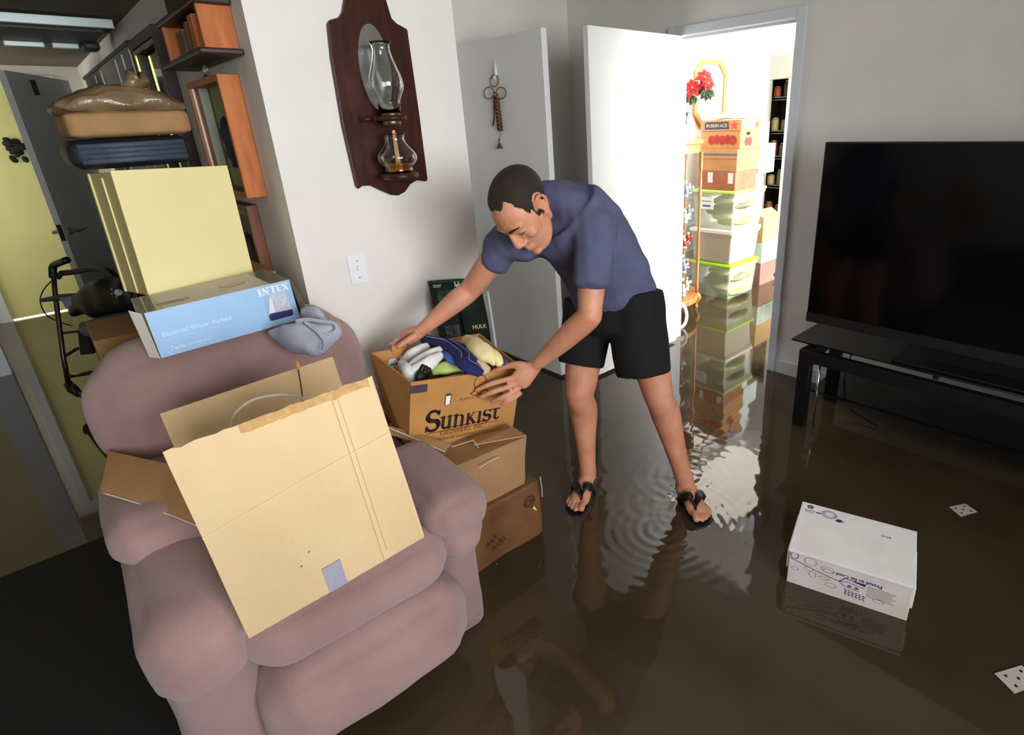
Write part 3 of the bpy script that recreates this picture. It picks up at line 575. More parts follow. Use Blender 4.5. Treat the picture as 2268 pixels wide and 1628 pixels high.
ring = [[(a,b) for a,b in (ellipse(0,0,0.026,0.030,24)[i], ellipse(0,0,0.023,0.027,24)[i], ellipse(0,0,0.023,0.027,24)[(i+1)%24], ellipse(0,0,0.026,0.030,24)[(i+1)%24])] for i in range(24)]
flat(ring, onf(0.60,0.86), FX, FZd, M_INKR, sb, 'orange_emblem', 0.0012)
flat(stroke([(-0.035,-0.04),(-0.015,-0.030),(0,-0.045),(0.018,-0.030),(0.04,-0.042)],0.004)+stroke([(-0.035,-0.04),(-0.018,-0.05),(0,-0.045),(0.02,-0.052),(0.04,-0.042)],0.003), onf(0.60,0.86), FX, FZd, M_INKR, sb, 'leaf_emblem', 0.0012)
flat([(-0.022,0),(0.038,0),(0.038,0.030),(-0.022,0.030)], onf(0.045,0.845), FX, FZd, mat('purple_tape', (72,56,74), 0.5), sb, 'tape_tab', 0.0014)
for u, v, hh in ((0.315,0.60,0.040),(0.845,0.635,0.026)):
    flat([(-0.010,0),(0.010,0),(0.012,0.006),(0.012,hh),(0.007,hh+0.006),(-0.007,hh+0.006),(-0.012,hh),(-0.012,0.006)], onf(u,v), FX, FZd, mat('hole_edge', (90,58,30), 0.8), sb, 'hand_hole', 0.0008)
    flat([(-0.008,0.002),(0.008,0.002),(0.009,hh-0.004),(-0.009,hh-0.004)], onf(u,v), FX, FZd, mat('white_through_hole', (232,230,232), 0.6), sb, 'white_filling', 0.0014)
EX = (Bm[0]-Bm[3]).normalized()
def one(u, v): return (Bm[3]*(1-u)+Bm[0]*u)*(1-v)+(T[3]*(1-u)+T[0]*u)*v
flat([ellipse(0,0,0.055,0.070,24)], one(0.48,0.56), EX, FZd, mat('print_dark_oval', (84,56,44), 0.6, 0.3, 30), sb, 'dark_oval_print', 0.0015)
flat([ellipse(0,0.012,0.035,0.040,20)], one(0.50,0.50), EX, FZd, mat('print_tan_oval', (150,108,68), 0.6, 0.2, 30), sb, 'oval_highlight_print', 0.0022)

# contents of the citrus box
def soft(name, label, cat, pts, radii, ref, m, amp=0.008, k=22, n=18, parent=None, res=6):
    mb = MB(); loft(mb, pts, radii, ref, n, res)
    for v in mb.v: v += Vector((noise.noise(v*k), noise.noise(v*k+Vector((3,0,0))), noise.noise(v*k+Vector((0,5,0)))))*amp
    o = obj(name, mb, m, parent, True)
    if label: tag(o, label, cat)
    return o
M_WCLOTH = mat('white_cloth', (228,228,226), 0.8, 0.06, 20, bump=0.3, bscale=120); M_WPLAS = mat('white_plastic_bag', (225,228,232), 0.3, 0.06, 20)
soft('white_bag', 'white plastic bag at the back left of the citrus box', 'bag', [px(868,765,Z=0.735),px(885,772,Z=0.73),px(908,790,Z=0.70),px(925,810,Z=0.66)], [(0.010,0.010),(0.022,0.02),(0.028,0.025),(0.02,0.02)], (0,0,1), M_WPLAS)
jar = thing('lidded_jar', 'round white jar with a blue band at the left side of the citrus box', 'jar', px(868,812,Z=0.66))
ja = (px(862,790,Z=0.70)-px(880,840,Z=0.62)).normalized()
obj('jar_body', MB().lathe([(0.024,-0.07),(0.026,-0.02),(0.026,0.0)], px(868,806,Z=0.69), ja, 20), M_WPLAS, jar, True)
obj('jar_lid', MB().lathe([(0.028,0.0),(0.029,0.012),(0.026,0.018),(0.012,0.020)], px(868,806,Z=0.69), ja, 20), M_WCLOTH, jar, True)
obj('jar_band', MB().lathe([(0.0268,-0.012),(0.0268,-0.004)], px(868,806,Z=0.69), ja, 20), mat('teal_band', (40,110,130), 0.5), jar, True)
gl = thing('white_glove', 'pair of white work gloves bundled on top of the citrus box', 'gloves', px(930,800,Z=0.70))
for k_, (a_, b_, c_) in enumerate((((893,800),(920,783),(948,766)), ((900,822),(940,795),(976,772)), ((905,832),(948,806),(978,786)))):
    soft('glove_finger' if k_ else 'glove_palm', None, None, [px(*a_,Z=0.70), px(*b_,Z=0.735), px(*c_,Z=0.742)], [(0.020,0.016),(0.026,0.020),(0.014,0.012)], (0,0,1), M_WCLOTH, 0.006, parent=gl)
soft('glove_cuff', None, None, [px(890,806,Z=0.715), px(905,828,Z=0.71), px(915,842,Z=0.68)], [(0.018,0.016),(0.030,0.022),(0.022,0.018)], (0,0,1), M_WCLOTH, 0.006, parent=gl)
pb = tag(soft('printed_bag', None, None, [px(878,812,Z=0.69), px(890,828,Z=0.69), px(903,838,Z=0.68)], [(0.012,0.010),(0.020,0.014),(0.014,0.012)], (0,0,1), mat('maroon_print', (170,150,150), 0.5, 0.5, 60, rgb2=(96,40,44)), 0.005), 'maroon printed wrapper in the front left corner of the citrus box', 'wrapper')
bgv = thing('black_glove', 'black rubber glove poking up at the front of the citrus box', 'glove', px(938,840,D=1.99))
soft('glove_palm', None, None, [px(930,850,D=2.00), px(935,832,D=2.00), px(940,820,D=2.01)], [(0.024,0.014),(0.025,0.014),(0.018,0.012)], (1,0,0), mat('black_rubber', (16,17,19), 0.5), 0.003, parent=bgv)
for a_, b_ in (((932,824),(938,808)), ((945,824),(952,816)), ((940,828),(944,811))):
    soft('glove_finger', None, None, [px(*a_,D=2.0), px(*b_,D=2.005)], [0.010,0.008], (1,0,0), mat('black_rubber', (16,17,19), 0.5), 0.001, parent=bgv, res=3)
gp = thing('green_packet', 'clear plastic packet of lime green cloth at the front of the citrus box', 'packet', px(990,830,Z=0.70))
q4 = [px(952,843,D=2.02), px(1026,828,D=2.05), px(1018,800,D=2.13), px(962,800,D=2.10)]
soft('green_cloth', None, None, [(q4[0]+q4[3])/2, (q4[0]+q4[1]+q4[2]+q4[3])/4+Vector((0,0,0.008)), (q4[1]+q4[2])/2], [(0.012,0.035),(0.020,0.045),(0.012,0.035)], (0,0,1), mat('lime_cloth', (186,206,116), 0.6, 0.15, 20), 0.006, parent=gp)
obj('packet_edge', MB().tube([q4[0],(q4[0]+q4[1])/2,q4[1],q4[2]], 0.003, 8), mat('clear_film', (220,228,214), 0.08, alpha=0.6, spec=0.9), gp, True)
bt = thing('striped_towel', 'navy blue zigzag striped towel folded across the citrus box', 'towel', px(1010,790,Z=0.72))
path = [(940,752,0.735),(965,756,0.748),(990,762,0.752),(1012,772,0.75),(1030,790,0.745),(1036,806,0.735),(1052,818,0.72),(1066,828,0.705)]
P_ = [px(x,y,Z=z) for x,y,z in path]
mb = MB(); loft(mb, P_, [(0.012,0.020),(0.016,0.030),(0.018,0.034),(0.018,0.036),(0.018,0.038),(0.018,0.038),(0.016,0.034),(0.010,0.022)], (0,0,1), 22, 6)
obj('towel_fold', mb, mat('navy_towel', (36,38,98), 0.9, 0.2, 40, bump=0.5, bscale=300), bt, True)
side = Vector((0.5,-0.85,0)).normalized()
for off, col, w_ in ((-0.018,(150,152,176),0.0028),(0.012,(150,152,176),0.0024),(-0.004,(22,24,60),0.006)):
    pp = catmull([p + side*off*1.0 + Vector((0,0,0.0175+0.0012*((-1)**i))) + side*0.004*((-1)**i) for i, p in enumerate(P_)], 4)
    obj('stripe', MB().tube(pp, w_, 6, flat=0.5), mat('stripe_%d' % col[0], col, 0.9), bt, True)
soft('blue_cloth', 'bright blue cloth edge under the striped towel in the citrus box', 'cloth', [px(985,782,Z=0.735), px(1000,795,Z=0.732), px(1012,808,Z=0.715)], [(0.008,0.014),(0.011,0.020),(0.008,0.012)], (0,0,1), mat('bright_blue_cloth', (66,104,190), 0.8, 0.1, 60), 0.003)
soft('yellow_cloth', 'fluffy pale yellow cloth at the back right of the citrus box', 'cloth', [px(1035,752,Z=0.745), px(1055,765,Z=0.765), px(1078,785,Z=0.75), px(1098,803,Z=0.72)], [(0.016,0.022),(0.026,0.036),(0.026,0.036),(0.014,0.024)], (0,0,1), mat('pale_yellow_cloth', (236,222,164), 0.9, 0.06, 40, bump=0.6, bscale=200), 0.007)
soft('yellow_cloth', 'small fold of pale yellow cloth in the right corner of the citrus box', 'cloth', [px(1085,778,Z=0.745), px(1098,790,Z=0.74), px(1108,806,Z=0.72)], [(0.012,0.016),(0.018,0.024),(0.012,0.014)], (0,0,1), mat('pale_yellow_cloth', (236,222,164)), 0.006)
soft('beige_cloth', 'beige cloth between the striped towel and the yellow cloth', 'cloth', [px(1008,762,Z=0.73), px(1030,780,Z=0.735), px(1055,805,Z=0.72), px(1080,822,Z=0.70)], [(0.016,0.020),(0.024,0.030),(0.024,0.030),(0.014,0.020)], (0,0,1), mat('beige_cloth', (206,182,150), 0.9, 0.08, 40), 0.006)
soft('purple_cloth', 'sliver of purple cloth under the hand at the citrus box rim', 'cloth', [px(1108,796,Z=0.71), px(1118,804,Z=0.71), px(1126,812,Z=0.70)], [(0.010,0.012),(0.014,0.016),(0.010,0.010)], (0,0,1), mat('purple_cloth', (70,62,124), 0.9), 0.004)

# toy blister card leaning at the wall behind the citrus box
tp = thing('toy_package', 'dark green toy blister pack standing behind the citrus box', 'toy package', px(1025,745,Y=2.16))
q = [px(984,800,Y=2.07), px(1095,782,Y=2.07), px(1070,590,Y=2.22), px(959,621,Y=2.22)]
q[2] = px(1072,590,Y=2.215)
TX = (q[1]-q[0]).normalized(); TY = (q[3]-q[0]).normalized(); TW = (q[1]-q[0]).length; TH = (q[3]-q[0]).length
cardpoly = [(0,0),(TW,0),(TW,TH*0.98),(TW*0.55,TH*1.0),(0,TH*0.99)]
flat(cardpoly, q[0], TX, TY, mat('pack_green_black', (18,32,24), 0.3, 0.0, 9, rgb2=(8,12,11)), tp, 'backing_card', 0.0, 0.004)
flat([(0,TH*0.962),(TW,TH*0.962),(TW,TH*0.985),(0,TH*0.985)], q[0], TX, TY, mat('pack_green', (20,74,50), 0.3), tp, 'green_band', 0.0045)
flat([(TW*0.47,TH*0.90),(TW*0.57,TH*0.90),(TW*0.57,TH*0.965),(TW*0.54,TH*0.965),(TW*0.54,TH*0.93),(TW*0.50,TH*0.93),(TW*0.50,TH*0.965),(TW*0.47,TH*0.965)], q[0], TX, TY, mat('peg_hole_white', (190,190,186), 0.5), tp, 'hang_hook', 0.0045)
flat([(TW*0.46,TH*0.30),(TW*0.92,TH*0.30),(TW*0.92,TH*0.66),(TW*0.46,TH*0.66)], q[0], TX, TY, mat('pack_window', (24,44,32), 0.15, 0.0, 14, rgb2=(8,14,11)), tp, 'blister_window', 0.0045, 0.012)
flat([(TW*0.10,TH*0.62),(TW*0.42,TH*0.62),(TW*0.42,TH*0.86),(TW*0.10,TH*0.86)], q[0], TX, TY, mat('pack_art', (70,92,74), 0.3, 0.0, 18, rgb2=(14,26,20)), tp, 'printed_art', 0.0045)
flat([(TW*0.13,TH*0.27),(TW*0.40,TH*0.27),(TW*0.40,TH*0.42),(TW*0.13,TH*0.42)], q[0], TX, TY, mat('pack_art2', (86,92,88), 0.3, 0.0, 40, rgb2=(30,34,32)), tp, 'printed_panel', 0.0045)
obj('clear_edge', MB().prism([q[0]+TX*TW*0.96, q[0]+TX*TW*1.0, q[0]+TX*TW*1.0+TY*TH*0.8, q[0]+TX*TW*0.96+TY*TH*0.8], TX.cross(TY)*0.03), mat('clear_blister', (222,228,226), 0.1, alpha=0.7, spec=0.8), tp)
flat([(TW*0.56,TH*0.315),(TW*0.90,TH*0.315),(TW*0.91,TH*0.40),(TW*0.57,TH*0.40)], q[0], TX, TY, mat('pack_plate', (16,16,14), 0.4), tp, 'name_plate', 0.0175)
text('HULK', TW*0.29, q[0]+TX*TW*0.59+TY*TH*0.335, TX, TY, mat('pack_cream_letter', (206,196,120), 0.4), tp, 'lettering', 0.0195, 0.02, height=TH*0.05)
for j in range(2): flat([(TW*0.06,TH*(0.925-0.022*j)),(TW*(0.22-0.02*j),TH*(0.925-0.022*j)),(TW*(0.22-0.02*j),TH*(0.937-0.022*j)),(TW*0.06,TH*(0.937-0.022*j))], q[0], TX, TY, mat('peg_hole_white', (190,190,186)), tp, 'small_print', 0.0046)

# ------------------------------------------------------------------ the man
M_SKIN = mat('skin', (206,148,118), 0.55, 0.0, 14, rgb2=(192,128,98), bump=0.12, bscale=220, sss=0.08)
M_HAIR = mat('dark_hair', (40,27,21), 0.7, 0.3, 60, bump=0.6, bscale=500)
M_SHIRT = mat('slate_blue_tshirt', (88,90,120), 0.9, 0.0, 10, rgb2=(76,78,106), bump=0.25, bscale=350)
M_SHORT = mat('black_shorts', (13,13,17), 0.9, 0.1, 20)
M_RUB = mat('black_rubber', (16,17,19), 0.5)
man = thing('person', 'man in slate blue t-shirt and black shorts bending over the citrus box in the water', 'person', (1.53,1.38,FZ))
P = lambda x, y, d: px(x, y, D=d)
ankR, ankL = P(1301,1036,2.47), P(1514,1060,2.385)
kneeR, kneeL = P(1284,868,2.31), P(1457,868,2.22)
hipR, hipL = P(1308,668,2.27), P(1402,650,2.15)
shR, shL = P(1118,540,2.06), P(1318,500,1.89)
elR, wrR = P(1043,640,2.16), P(930,734,2.13)
elL, wrL = P(1306,700,1.90), P(1186,810,2.055)
LAT = Vector((0.28,-0.93,0.23)).normalized()
spine = [P(1362,676,2.20), P(1345,615,2.14), P(1308,548,2.07), P(1266,498,1.99), P(1234,470,1.955), P(1206,452,1.925)]
body = MB()
loft(body, spine, [(0.14,0.09),(0.13,0.085),(0.13,0.085),(0.13,0.085),(0.09,0.065),(0.052,0.052)], LAT, 24, 5)
# legs
for h, k, a, fx in ((hipR,kneeR,ankR,-0.02),(hipL,kneeL,ankL,0.0)):
    mid1 = h.lerp(k,0.5); c1 = k.lerp(a,0.28); c2 = k.lerp(a,0.62); back = Vector((0.025,0.018,0))
    loft(body, [h, mid1, k.lerp(h,0.12), k, k.lerp(a,0.1), c1+back, c2+back*0.5, a, a+Vector((0,0,-0.05))], [0.088,0.080,0.066,0.062,0.057,0.061,0.046,0.036,0.038], (1,0,0), 22, 5)
# feet
def foot_frame(ank, heel, toe):
    y = (toe-heel); y.z = 0; y.normalize(); return y, Vector((y.y,-y.x,0))
SOLE = 0.004
FEET = []
for ank, heel, toe, side_ in ((ankR, Vector((1.492,1.577,0)), Vector((1.268,1.458,0)), -1), (ankL, Vector((1.712,1.232,0)), Vector((1.582,1.022,0)), 1)):
    f, r = foot_frame(ank, heel, toe); inner = r*(-side_ if False else 1)
    inner = r if side_ == 1 else -r          # towards the other foot (big toe side)
    if (Vector((1.5,1.3,0))-(heel+toe)/2).dot(inner) < 0: inner = -inner
    L_ = (toe-heel).length; g = lambda s, w, z: heel + f*L_*s + inner*w + Vector((0,0,z+SOLE))
    loft(body, [g(0.04,0,0.030), g(0.16,0,0.040), g(0.36,0.002,0.042), g(0.55,0.004,0.034), g(0.72,0.006,0.024), g(0.82,0.006,0.018)], [(0.026,0.026),(0.032,0.038),(0.034,0.042),(0.040,0.033),(0.044,0.024),(0.040,0.016)], inner, 20, 5)
    loft(body, [ank+Vector((0,0,0.02)), ank.lerp(g(0.22,0,0.05),0.5), g(0.24,0,0.045)], [0.036,0.040,0.036], (1,0,0), 18, 4)
    for k_, (s0, w0, s1, w1, rr) in enumerate(((0.74,0.030,0.985,0.030,0.0135),(0.76,0.008,1.0,0.006,0.0092),(0.75,-0.010,0.965,-0.012,0.0088),(0.73,-0.026,0.92,-0.028,0.0085),(0.70,-0.040,0.865,-0.042,0.0082))):
        loft(body, [g(s0,w0,rr+0.008), g((s0+s1)/2,(w0+w1)/2,rr+0.010), g(s1-0.03,w1,rr+0.004), g(s1,w1,rr+0.001)], [rr*1.1,rr,rr*1.08,rr*0.75], inner, 12, 3)
    FEET.append((heel, f, inner, L_))
# arms
loft(body, [shL.lerp(elL,0.12), shL.lerp(elL,0.5), elL.lerp(shL,0.08), elL, elL.lerp(wrL,0.25), elL.lerp(wrL,0.6), wrL], [0.050,0.050,0.042,0.042,0.043,0.036,(0.026,0.022)], (1,0,0), 20, 5)
loft(body, [shR.lerp(elR,0.12), shR.lerp(elR,0.5), elR, elR.lerp(wrR,0.25), elR.lerp(wrR,0.6), wrR], [0.048,0.048,0.042,0.042,0.034,(0.025,0.021)], (1,0,0), 20, 5)
# left hand: palm on the right corner of the citrus box, thumb on the rim
def finger(pts, r): 
    loft(body, pts, [r*1.08]+[r]*(len(pts)-2)+[r*0.72], (0,0,1), 12, 4)
knL = [P(1140,836,2.045), P(1146,848,2.05), P(1150,860,2.06), P(1154,870,2.075)]
loft(body, [wrL, wrL.lerp(knL[1],0.4), knL[1].lerp(wrL,0.25), knL[1]], [(0.022,0.026),(0.020,0.034),(0.017,0.040),(0.012,0.036)], right.cross(Vector((0,0,1))), 18, 4)
finger([knL[0], P(1116,842,2.035), P(1085,851,2.03), P(1053,865,2.035)], 0.0102)
finger([knL[1], P(1122,858,2.04), P(1092,868,2.03), P(1061,881,2.04)], 0.0104)
finger([knL[2], P(1130,872,2.05), P(1110,881,2.035), P(1088,890,2.045)], 0.0098)
finger([knL[3], P(1140,881,2.06), P(1126,889,2.045), P(1108,896,2.05)], 0.0088)
loft(body, [P(1168,812,2.05), P(1146,808,2.05), P(1124,811,2.06), P(1103,818,2.07), P(1084,826,2.085)], [0.016,0.015,0.0115,0.0108,0.0075], (0,0,1), 14, 4)
# right hand reaching round the far left rim
knR = [P(892,752,2.13), P(897,748,2.15), P(903,745,2.17), P(909,743,2.19)]
loft(body, [wrR, wrR.lerp(knR[1],0.5), knR[1]], [(0.021,0.025),(0.018,0.032),(0.013,0.034)], right.cross(Vector((0,0,1))), 16, 4)
for k_, kn_ in enumerate(knR):
    d = P(872+5*k_,760-2*k_,2.11+0.02*k_)-kn_
    finger([kn_, kn_+d*0.5+Vector((0,0,0.006)), kn_+d*1.0, kn_+d*1.25+Vector((0,0,-0.03))], 0.0086-0.0004*k_)
loft(body, [P(922,742,2.11), P(905,752,2.09), P(890,762,2.07), P(880,770,2.06)], [0.014,0.012,0.0105,0.0075], (0,0,1), 12, 4)
# head
Lc, Fc = Vector((0.75,0.07,-0.65)), Vector((-0.29,0.93,-0.24))
l_ = (C2W @ Lc).normalized(); f_ = C2W @ Fc; f_ = (f_ - l_*f_.dot(l_)).normalized(); u_ = f_.cross(l_)
HS = 1.11
hc = P(1160,466,1.865)
HM = Matrix((l_*HS, -f_*HS, u_*HS)).transposed().to_4x4(); HM.translation = hc      # local: x = his left, y = back, z = up
hv = lambda x, y, z: HM @ Vector((x, y, z))
def hball(c, r): 
    b = MB().ball((0,0,0), r, 20, 14); body.add([HM @ (v+Vector(c)) for v in b.v], b.f)
hball((0,0.018,0.042), (0.076,0.096,0.078)); hball((0,-0.012,0.028), (0.070,0.080,0.075))
def hloft(pts, rad, ref=(1,0,0), n=20, res=4): loft(body, [hv(*p) for p in pts], [tuple(v*HS for v in (r if isinstance(r,tuple) else (r,r))) for r in rad], HM.to_3x3() @ Vector(ref), n, res)
hloft([(0,-0.020,0.035),(0,-0.026,0.0),(0,-0.034,-0.035),(0,-0.045,-0.070),(0,-0.058,-0.098),(0,-0.064,-0.110)], [(0.068,0.066),(0.066,0.062),(0.060,0.054),(0.050,0.043),(0.032,0.028),(0.016,0.014)])
hloft([(0.052,0.0,-0.025),(0.050,-0.018,-0.060),(0.034,-0.045,-0.090),(0.012,-0.066,-0.104)], [0.018,0.017,0.016,0.012])
hloft([(-0.052,0.0,-0.025),(-0.050,-0.018,-0.060),(-0.034,-0.045,-0.090),(-0.012,-0.066,-0.104)], [0.018,0.017,0.016,0.012])
hloft([(0.0,-0.084,0.018),(0,-0.092,0.002),(0,-0.100,-0.014),(0,-0.106,-0.026),(0,-0.100,-0.034)], [(0.008,0.010),(0.009,0.012),(0.011,0.012),(0.0125,0.011),(0.010,0.008)])
for s in (-1,1):
    hball((s*0.013,-0.094,-0.034), (0.010,0.011,0.008)); 
    hloft([(s*0.010,-0.086,0.026),(s*0.030,-0.083,0.031),(s*0.050,-0.070,0.026)], [0.009,0.010,0.008])
    hball((s*0.031,-0.072,0.008), (0.015,0.012,0.011)); hball((s*0.042,-0.060,-0.020), (0.022,0.020,0.018))
    # ear: rim and lobe
    e = [(s*(0.078+0.010*math.sin(t)), 0.014-0.020*math.cos(t*1.0)*1.0, 0.004+0.030*math.sin(t)) for t in [PI*1.45*i/9-0.35 for i in range(10)]]
    hloft([(s*0.071,-0.006,0.012),(s*0.081,-0.002,0.030),(s*0.088,0.012,0.037),(s*0.091,0.026,0.026),(s*0.088,0.027,0.006),(s*0.081,0.016,-0.014),(s*0.074,0.003,-0.026),(s*0.070,-0.004,-0.020)], [0.006,0.0055,0.0055,0.0055,0.0055,0.006,0.0075,0.006], n=10)
    hball((s*0.075,0.010,0.006), (0.006,0.016,0.024))
hloft([(-0.022,-0.082,-0.060),(0,-0.094,-0.057),(0.022,-0.082,-0.060)], [0.004,0.0062,0.004], n=10)
hloft([(-0.020,-0.081,-0.070),(0,-0.093,-0.070),(0.020,-0.081,-0.070)], [0.004,0.0070,0.004], n=10)
hball((0,-0.079,-0.098), (0.020,0.016,0.014))
loft(body, [hv(0,0.030,-0.01), hv(0,0.035,-0.06), spine[5].lerp(hv(0,0.035,-0.06),0.4), spine[4].lerp(spine[5],0.5)], [0.056,0.052,0.052,0.056], LAT, 20, 5)
bme = remesh(body, 0.0046, 'body', 3)
HI = HM.inverted()
def hairy(p):
    if (p-hc).length > 0.17: return False
    q = HI @ p; x, y, z = abs(q.x), q.y, q.z
    if (x/0.083)**2 + ((y-0.014)/0.106)**2 + ((z-0.040)/0.090)**2 > 1.0: return False
    if x > 0.066 and ((y-0.013)/0.027)**2 + ((z-0.006)/0.039)**2 < 1: return False      # the ear stays bare
    if x > 0.0785: return False
    jit = 0.006*noise.noise(p*130)
    front = 0.078 + 0.012*math.cos(x*40) - max(0, x-0.050)*0.9 + (0.016 if 0.028 < x < 0.052 else 0)    # hairline with receding temples
    if y < -0.035: return z > front + jit and z > 0.035
    if y < -0.020: return z > (0.026 if x > 0.05 else 0.05) + jit
    if y < -0.002: return z > -0.024 + jit if x > 0.05 else z > -0.02         # sideburn
    if y < 0.036 and x > 0.060 and z < 0.0: return False              # under the ear
    return z > -0.040 + 0.15*max(0,0.06-y) + jit
bm = bmesh.new(); bm.from_mesh(bme); bm.normal_update()
sel = [f for f in bm.faces if hairy(f.calc_center_median())]
vid = {}; hvs = []; hfs = []
inset = {}
for f in sel:
    for v in f.verts: inset.setdefault(v.index, [0, len(v.link_faces)])[0] += 1
for f in sel:
    idx = []
    for v in f.verts:
        if v.index not in vid:
            full = inset[v.index][0] == inset[v.index][1]
            vid[v.index] = len(hvs); hvs.append(v.co + v.normal*(0.0052 if full else 0.0012))
        idx.append(vid[v.index])
    hfs.append(tuple(idx))
# eyebrows, lids' shadow line
brow = MB()
for s in (-1,1):
    brow.tube(catmull([hv(s*0.012,-0.0955,0.027), hv(s*0.030,-0.0930,0.034), hv(s*0.050,-0.077,0.029)], 5), [0.0035]*3+[0.0042]*5+[0.003]*3, 8, flat=0.6)
bm.free()
body_o = link('body', bme, M_SKIN, man, True, fix=False)
hair = MB().add(hvs, hfs); hair_o = obj('hair', hair, M_HAIR, man, True)
msm = hair_o.modifiers.new('soften', 'SMOOTH'); msm.factor = 0.5; msm.iterations = 5
for s in (-1,1):
    eb = MB(); loft(eb, [hv(s*0.010,-0.0945,0.026), hv(s*0.030,-0.0930,0.0345), hv(s*0.050,-0.0775,0.030)], [0.003,0.0042,0.002], (0,0,1), 8, 5)
    obj('eyebrow', eb, M_HAIR, man, True)
    el = MB().tube(catmull([hv(s*0.018,-0.0805,0.003), hv(s*0.031,-0.0850,0.0), hv(s*0.044,-0.0775,0.003)], 4), 0.0013, 6); obj('lash_shadow_line', el, M_HAIR, man, True)  # dark line along each lid: lashes with the lid's shadow painted in
# t-shirt
sh = MB()
loft(sh, [P(1366,690,2.20)]+spine[:5]+[P(1222,460,1.925)], [(0.176,0.128),(0.182,0.128),(0.172,0.122),(0.176,0.126),(0.190,0.128),(0.165,0.112),(0.088,0.084)], LAT, 30, 5)
loft(sh, [shL.lerp(spine[4],0.1), spine[4].lerp(shL,0.5)+Vector((0,0,0.035)), spine[5]+Vector((0.025,0.01,0.01)), spine[4].lerp(shR,0.5)+Vector((0,0,0.03)), shR.lerp(spine[4],0.1)], [0.07,0.068,0.070,0.066,0.066], (1,0,0), 20, 5)
slL = P(1310,634,1.878); slR = P(1090,588,2.10)
loft(sh, [shL.lerp(spine[3],0.35), shL, shL.lerp(slL,0.55), slL], [0.090,0.078,0.066,0.064], (1,0,0), 24, 5)
loft(sh, [shR.lerp(spine[3],0.35), shR, shR.lerp(slR,0.55), slR], [0.088,0.074,0.062,0.058], (1,0,0), 24, 5)
BK = Vector((0.85,0.35,0.37)).normalized()
for c_, r_ in ((spine[4]+BK*0.030,0.096),(spine[3]+BK*0.03,0.125),(spine[3].lerp(shL,0.5)+BK*0.035,0.105),(spine[3].lerp(shR,0.5)+BK*0.03,0.10),(spine[4].lerp(shL,0.45)+BK*0.02,0.088),(spine[4].lerp(shR,0.45)+BK*0.02,0.085)): sh.ball(c_, r_, 24, 16)
sme = remesh(sh, 0.007, 'tshirt', 18)
NR = [n_.vector.copy() for n_ in sme.vertex_normals]
for v in sme.vertices:
    p = v.co.copy(); ax = (spine[3]-spine[0]).normalized(); t = (p-spine[0]).dot(ax)
    fold = noise.noise(Vector((p.dot(LAT)*26, t*5, 1.0)))*0.006 + noise.noise(p*9)*0.006 + noise.noise(Vector((p.dot(LAT)*8+t*22, 3, t*4)))*0.004
    v.co = p + NR[v.index]*fold
link('tshirt', sme, M_SHIRT, man, True, fix=False)
# shorts
so = MB()
loft(so, [P(1362,650,2.19), P(1360,690,2.20), P(1358,730,2.21)], [(0.165,0.118),(0.172,0.125),(0.165,0.12)], LAT, 28, 5)
hemR = P(1288,800,2.285); hemL = P(1424,818,2.19)
loft(so, [hipR, hipR.lerp(hemR,0.5), hemR, hemR+(hemR-hipR)*0.05], [0.112,0.104,0.094,0.094], (1,0,0), 24, 5)
loft(so, [hipL, hipL.lerp(hemL,0.5), hemL, hemL+(hemL-hipL)*0.05], [0.118,0.115,0.108,0.107], (1,0,0), 24, 5)
some = remesh(so, 0.008, 'shorts', 6)
NR = [n_.vector.copy() for n_ in some.vertex_normals]
for v in some.vertices: v.co += NR[v.index]*(noise.noise(v.co*11)*0.006)
link('shorts', some, M_SHORT, man, True, fix=False)
# flip-flops
for heel, f, inner, L_ in FEET:
    out = [(-0.07,0.0),(-0.05,0.024),(0.1,0.034),(0.35,0.036),(0.6,0.046),(0.8,0.052),(0.95,0.046),(1.05,0.028),(1.075,0.004),(1.05,-0.018),(0.95,-0.044),(0.8,-0.054),(0.6,-0.050),(0.35,-0.038),(0.1,-0.034),(-0.05,-0.024)]
    so_ = obj('sandal', MB().prism([heel+f*L_*s+inner*w+Vector((0,0,-0.020)) for s, w in out], (0,0,0.023)), M_RUB, man, bevel=0.004)
    g = lambda s, w, z: heel + f*L_*s + inner*w + Vector((0,0,z))
    for w0 in (0.046,-0.048):
        st = MB(); loft(st, [g(0.80,0.018,0.012), g(0.765,0.018,0.048), g(0.66,w0*0.45+0.008,0.074), g(0.52,w0*0.92,0.054), g(0.42,w0*1.08,0.004)], [(0.008,0.005),(0.013,0.005),(0.021,0.005),(0.019,0.005),(0.014,0.005)], f, 12, 5)
        obj('strap', st, M_RUB, so_, True)

# ------------------------------------------------------------------ television and stand
TX0, TY0, TZ0, TZ1 = 2.68, 1.183, 0.535, 1.402
tv = thing('television', 'large black flat-screen television on the glass stand', 'television', (2.72,0.43,0.46))
obj('housing', MB().box((TX0+0.004,TY0-1.505,TZ0), (TX0+0.055,TY0,TZ1)), M_BLACK, tv, bevel=0.003)
obj('screen', MB().box((TX0,TY0-1.495,TZ0+0.052), (TX0+0.005,TY0-0.008,TZ1-0.008)), mat('screen_glass', (6,6,8), 0.12, spec=0.35), tv)
obj('lower_bezel', MB().box((TX0-0.004,TY0-1.503,TZ0+0.001), (TX0+0.005,TY0-0.002,TZ0+0.050)), mat('bezel_grey', (30,30,31), 0.4), tv)
obj('neck', MB().box((TX0+0.02,TY0-0.92,0.47), (TX0+0.05,TY0-0.58,TZ0+0.05)), M_BLACK, tv)
obj('foot_plate', MB().box((TX0-0.08,TY0-1.05,0.461), (TX0+0.16,TY0-0.45,0.472)), M_BLACK, tv, bevel=0.003)
st = thing('tv_stand', 'low black television stand with glass top, standing in the water', 'tv stand', (2.78,0.45,FZ))
M_GLB = mat('black_glass', (16,16,18), 0.07, spec=0.7)
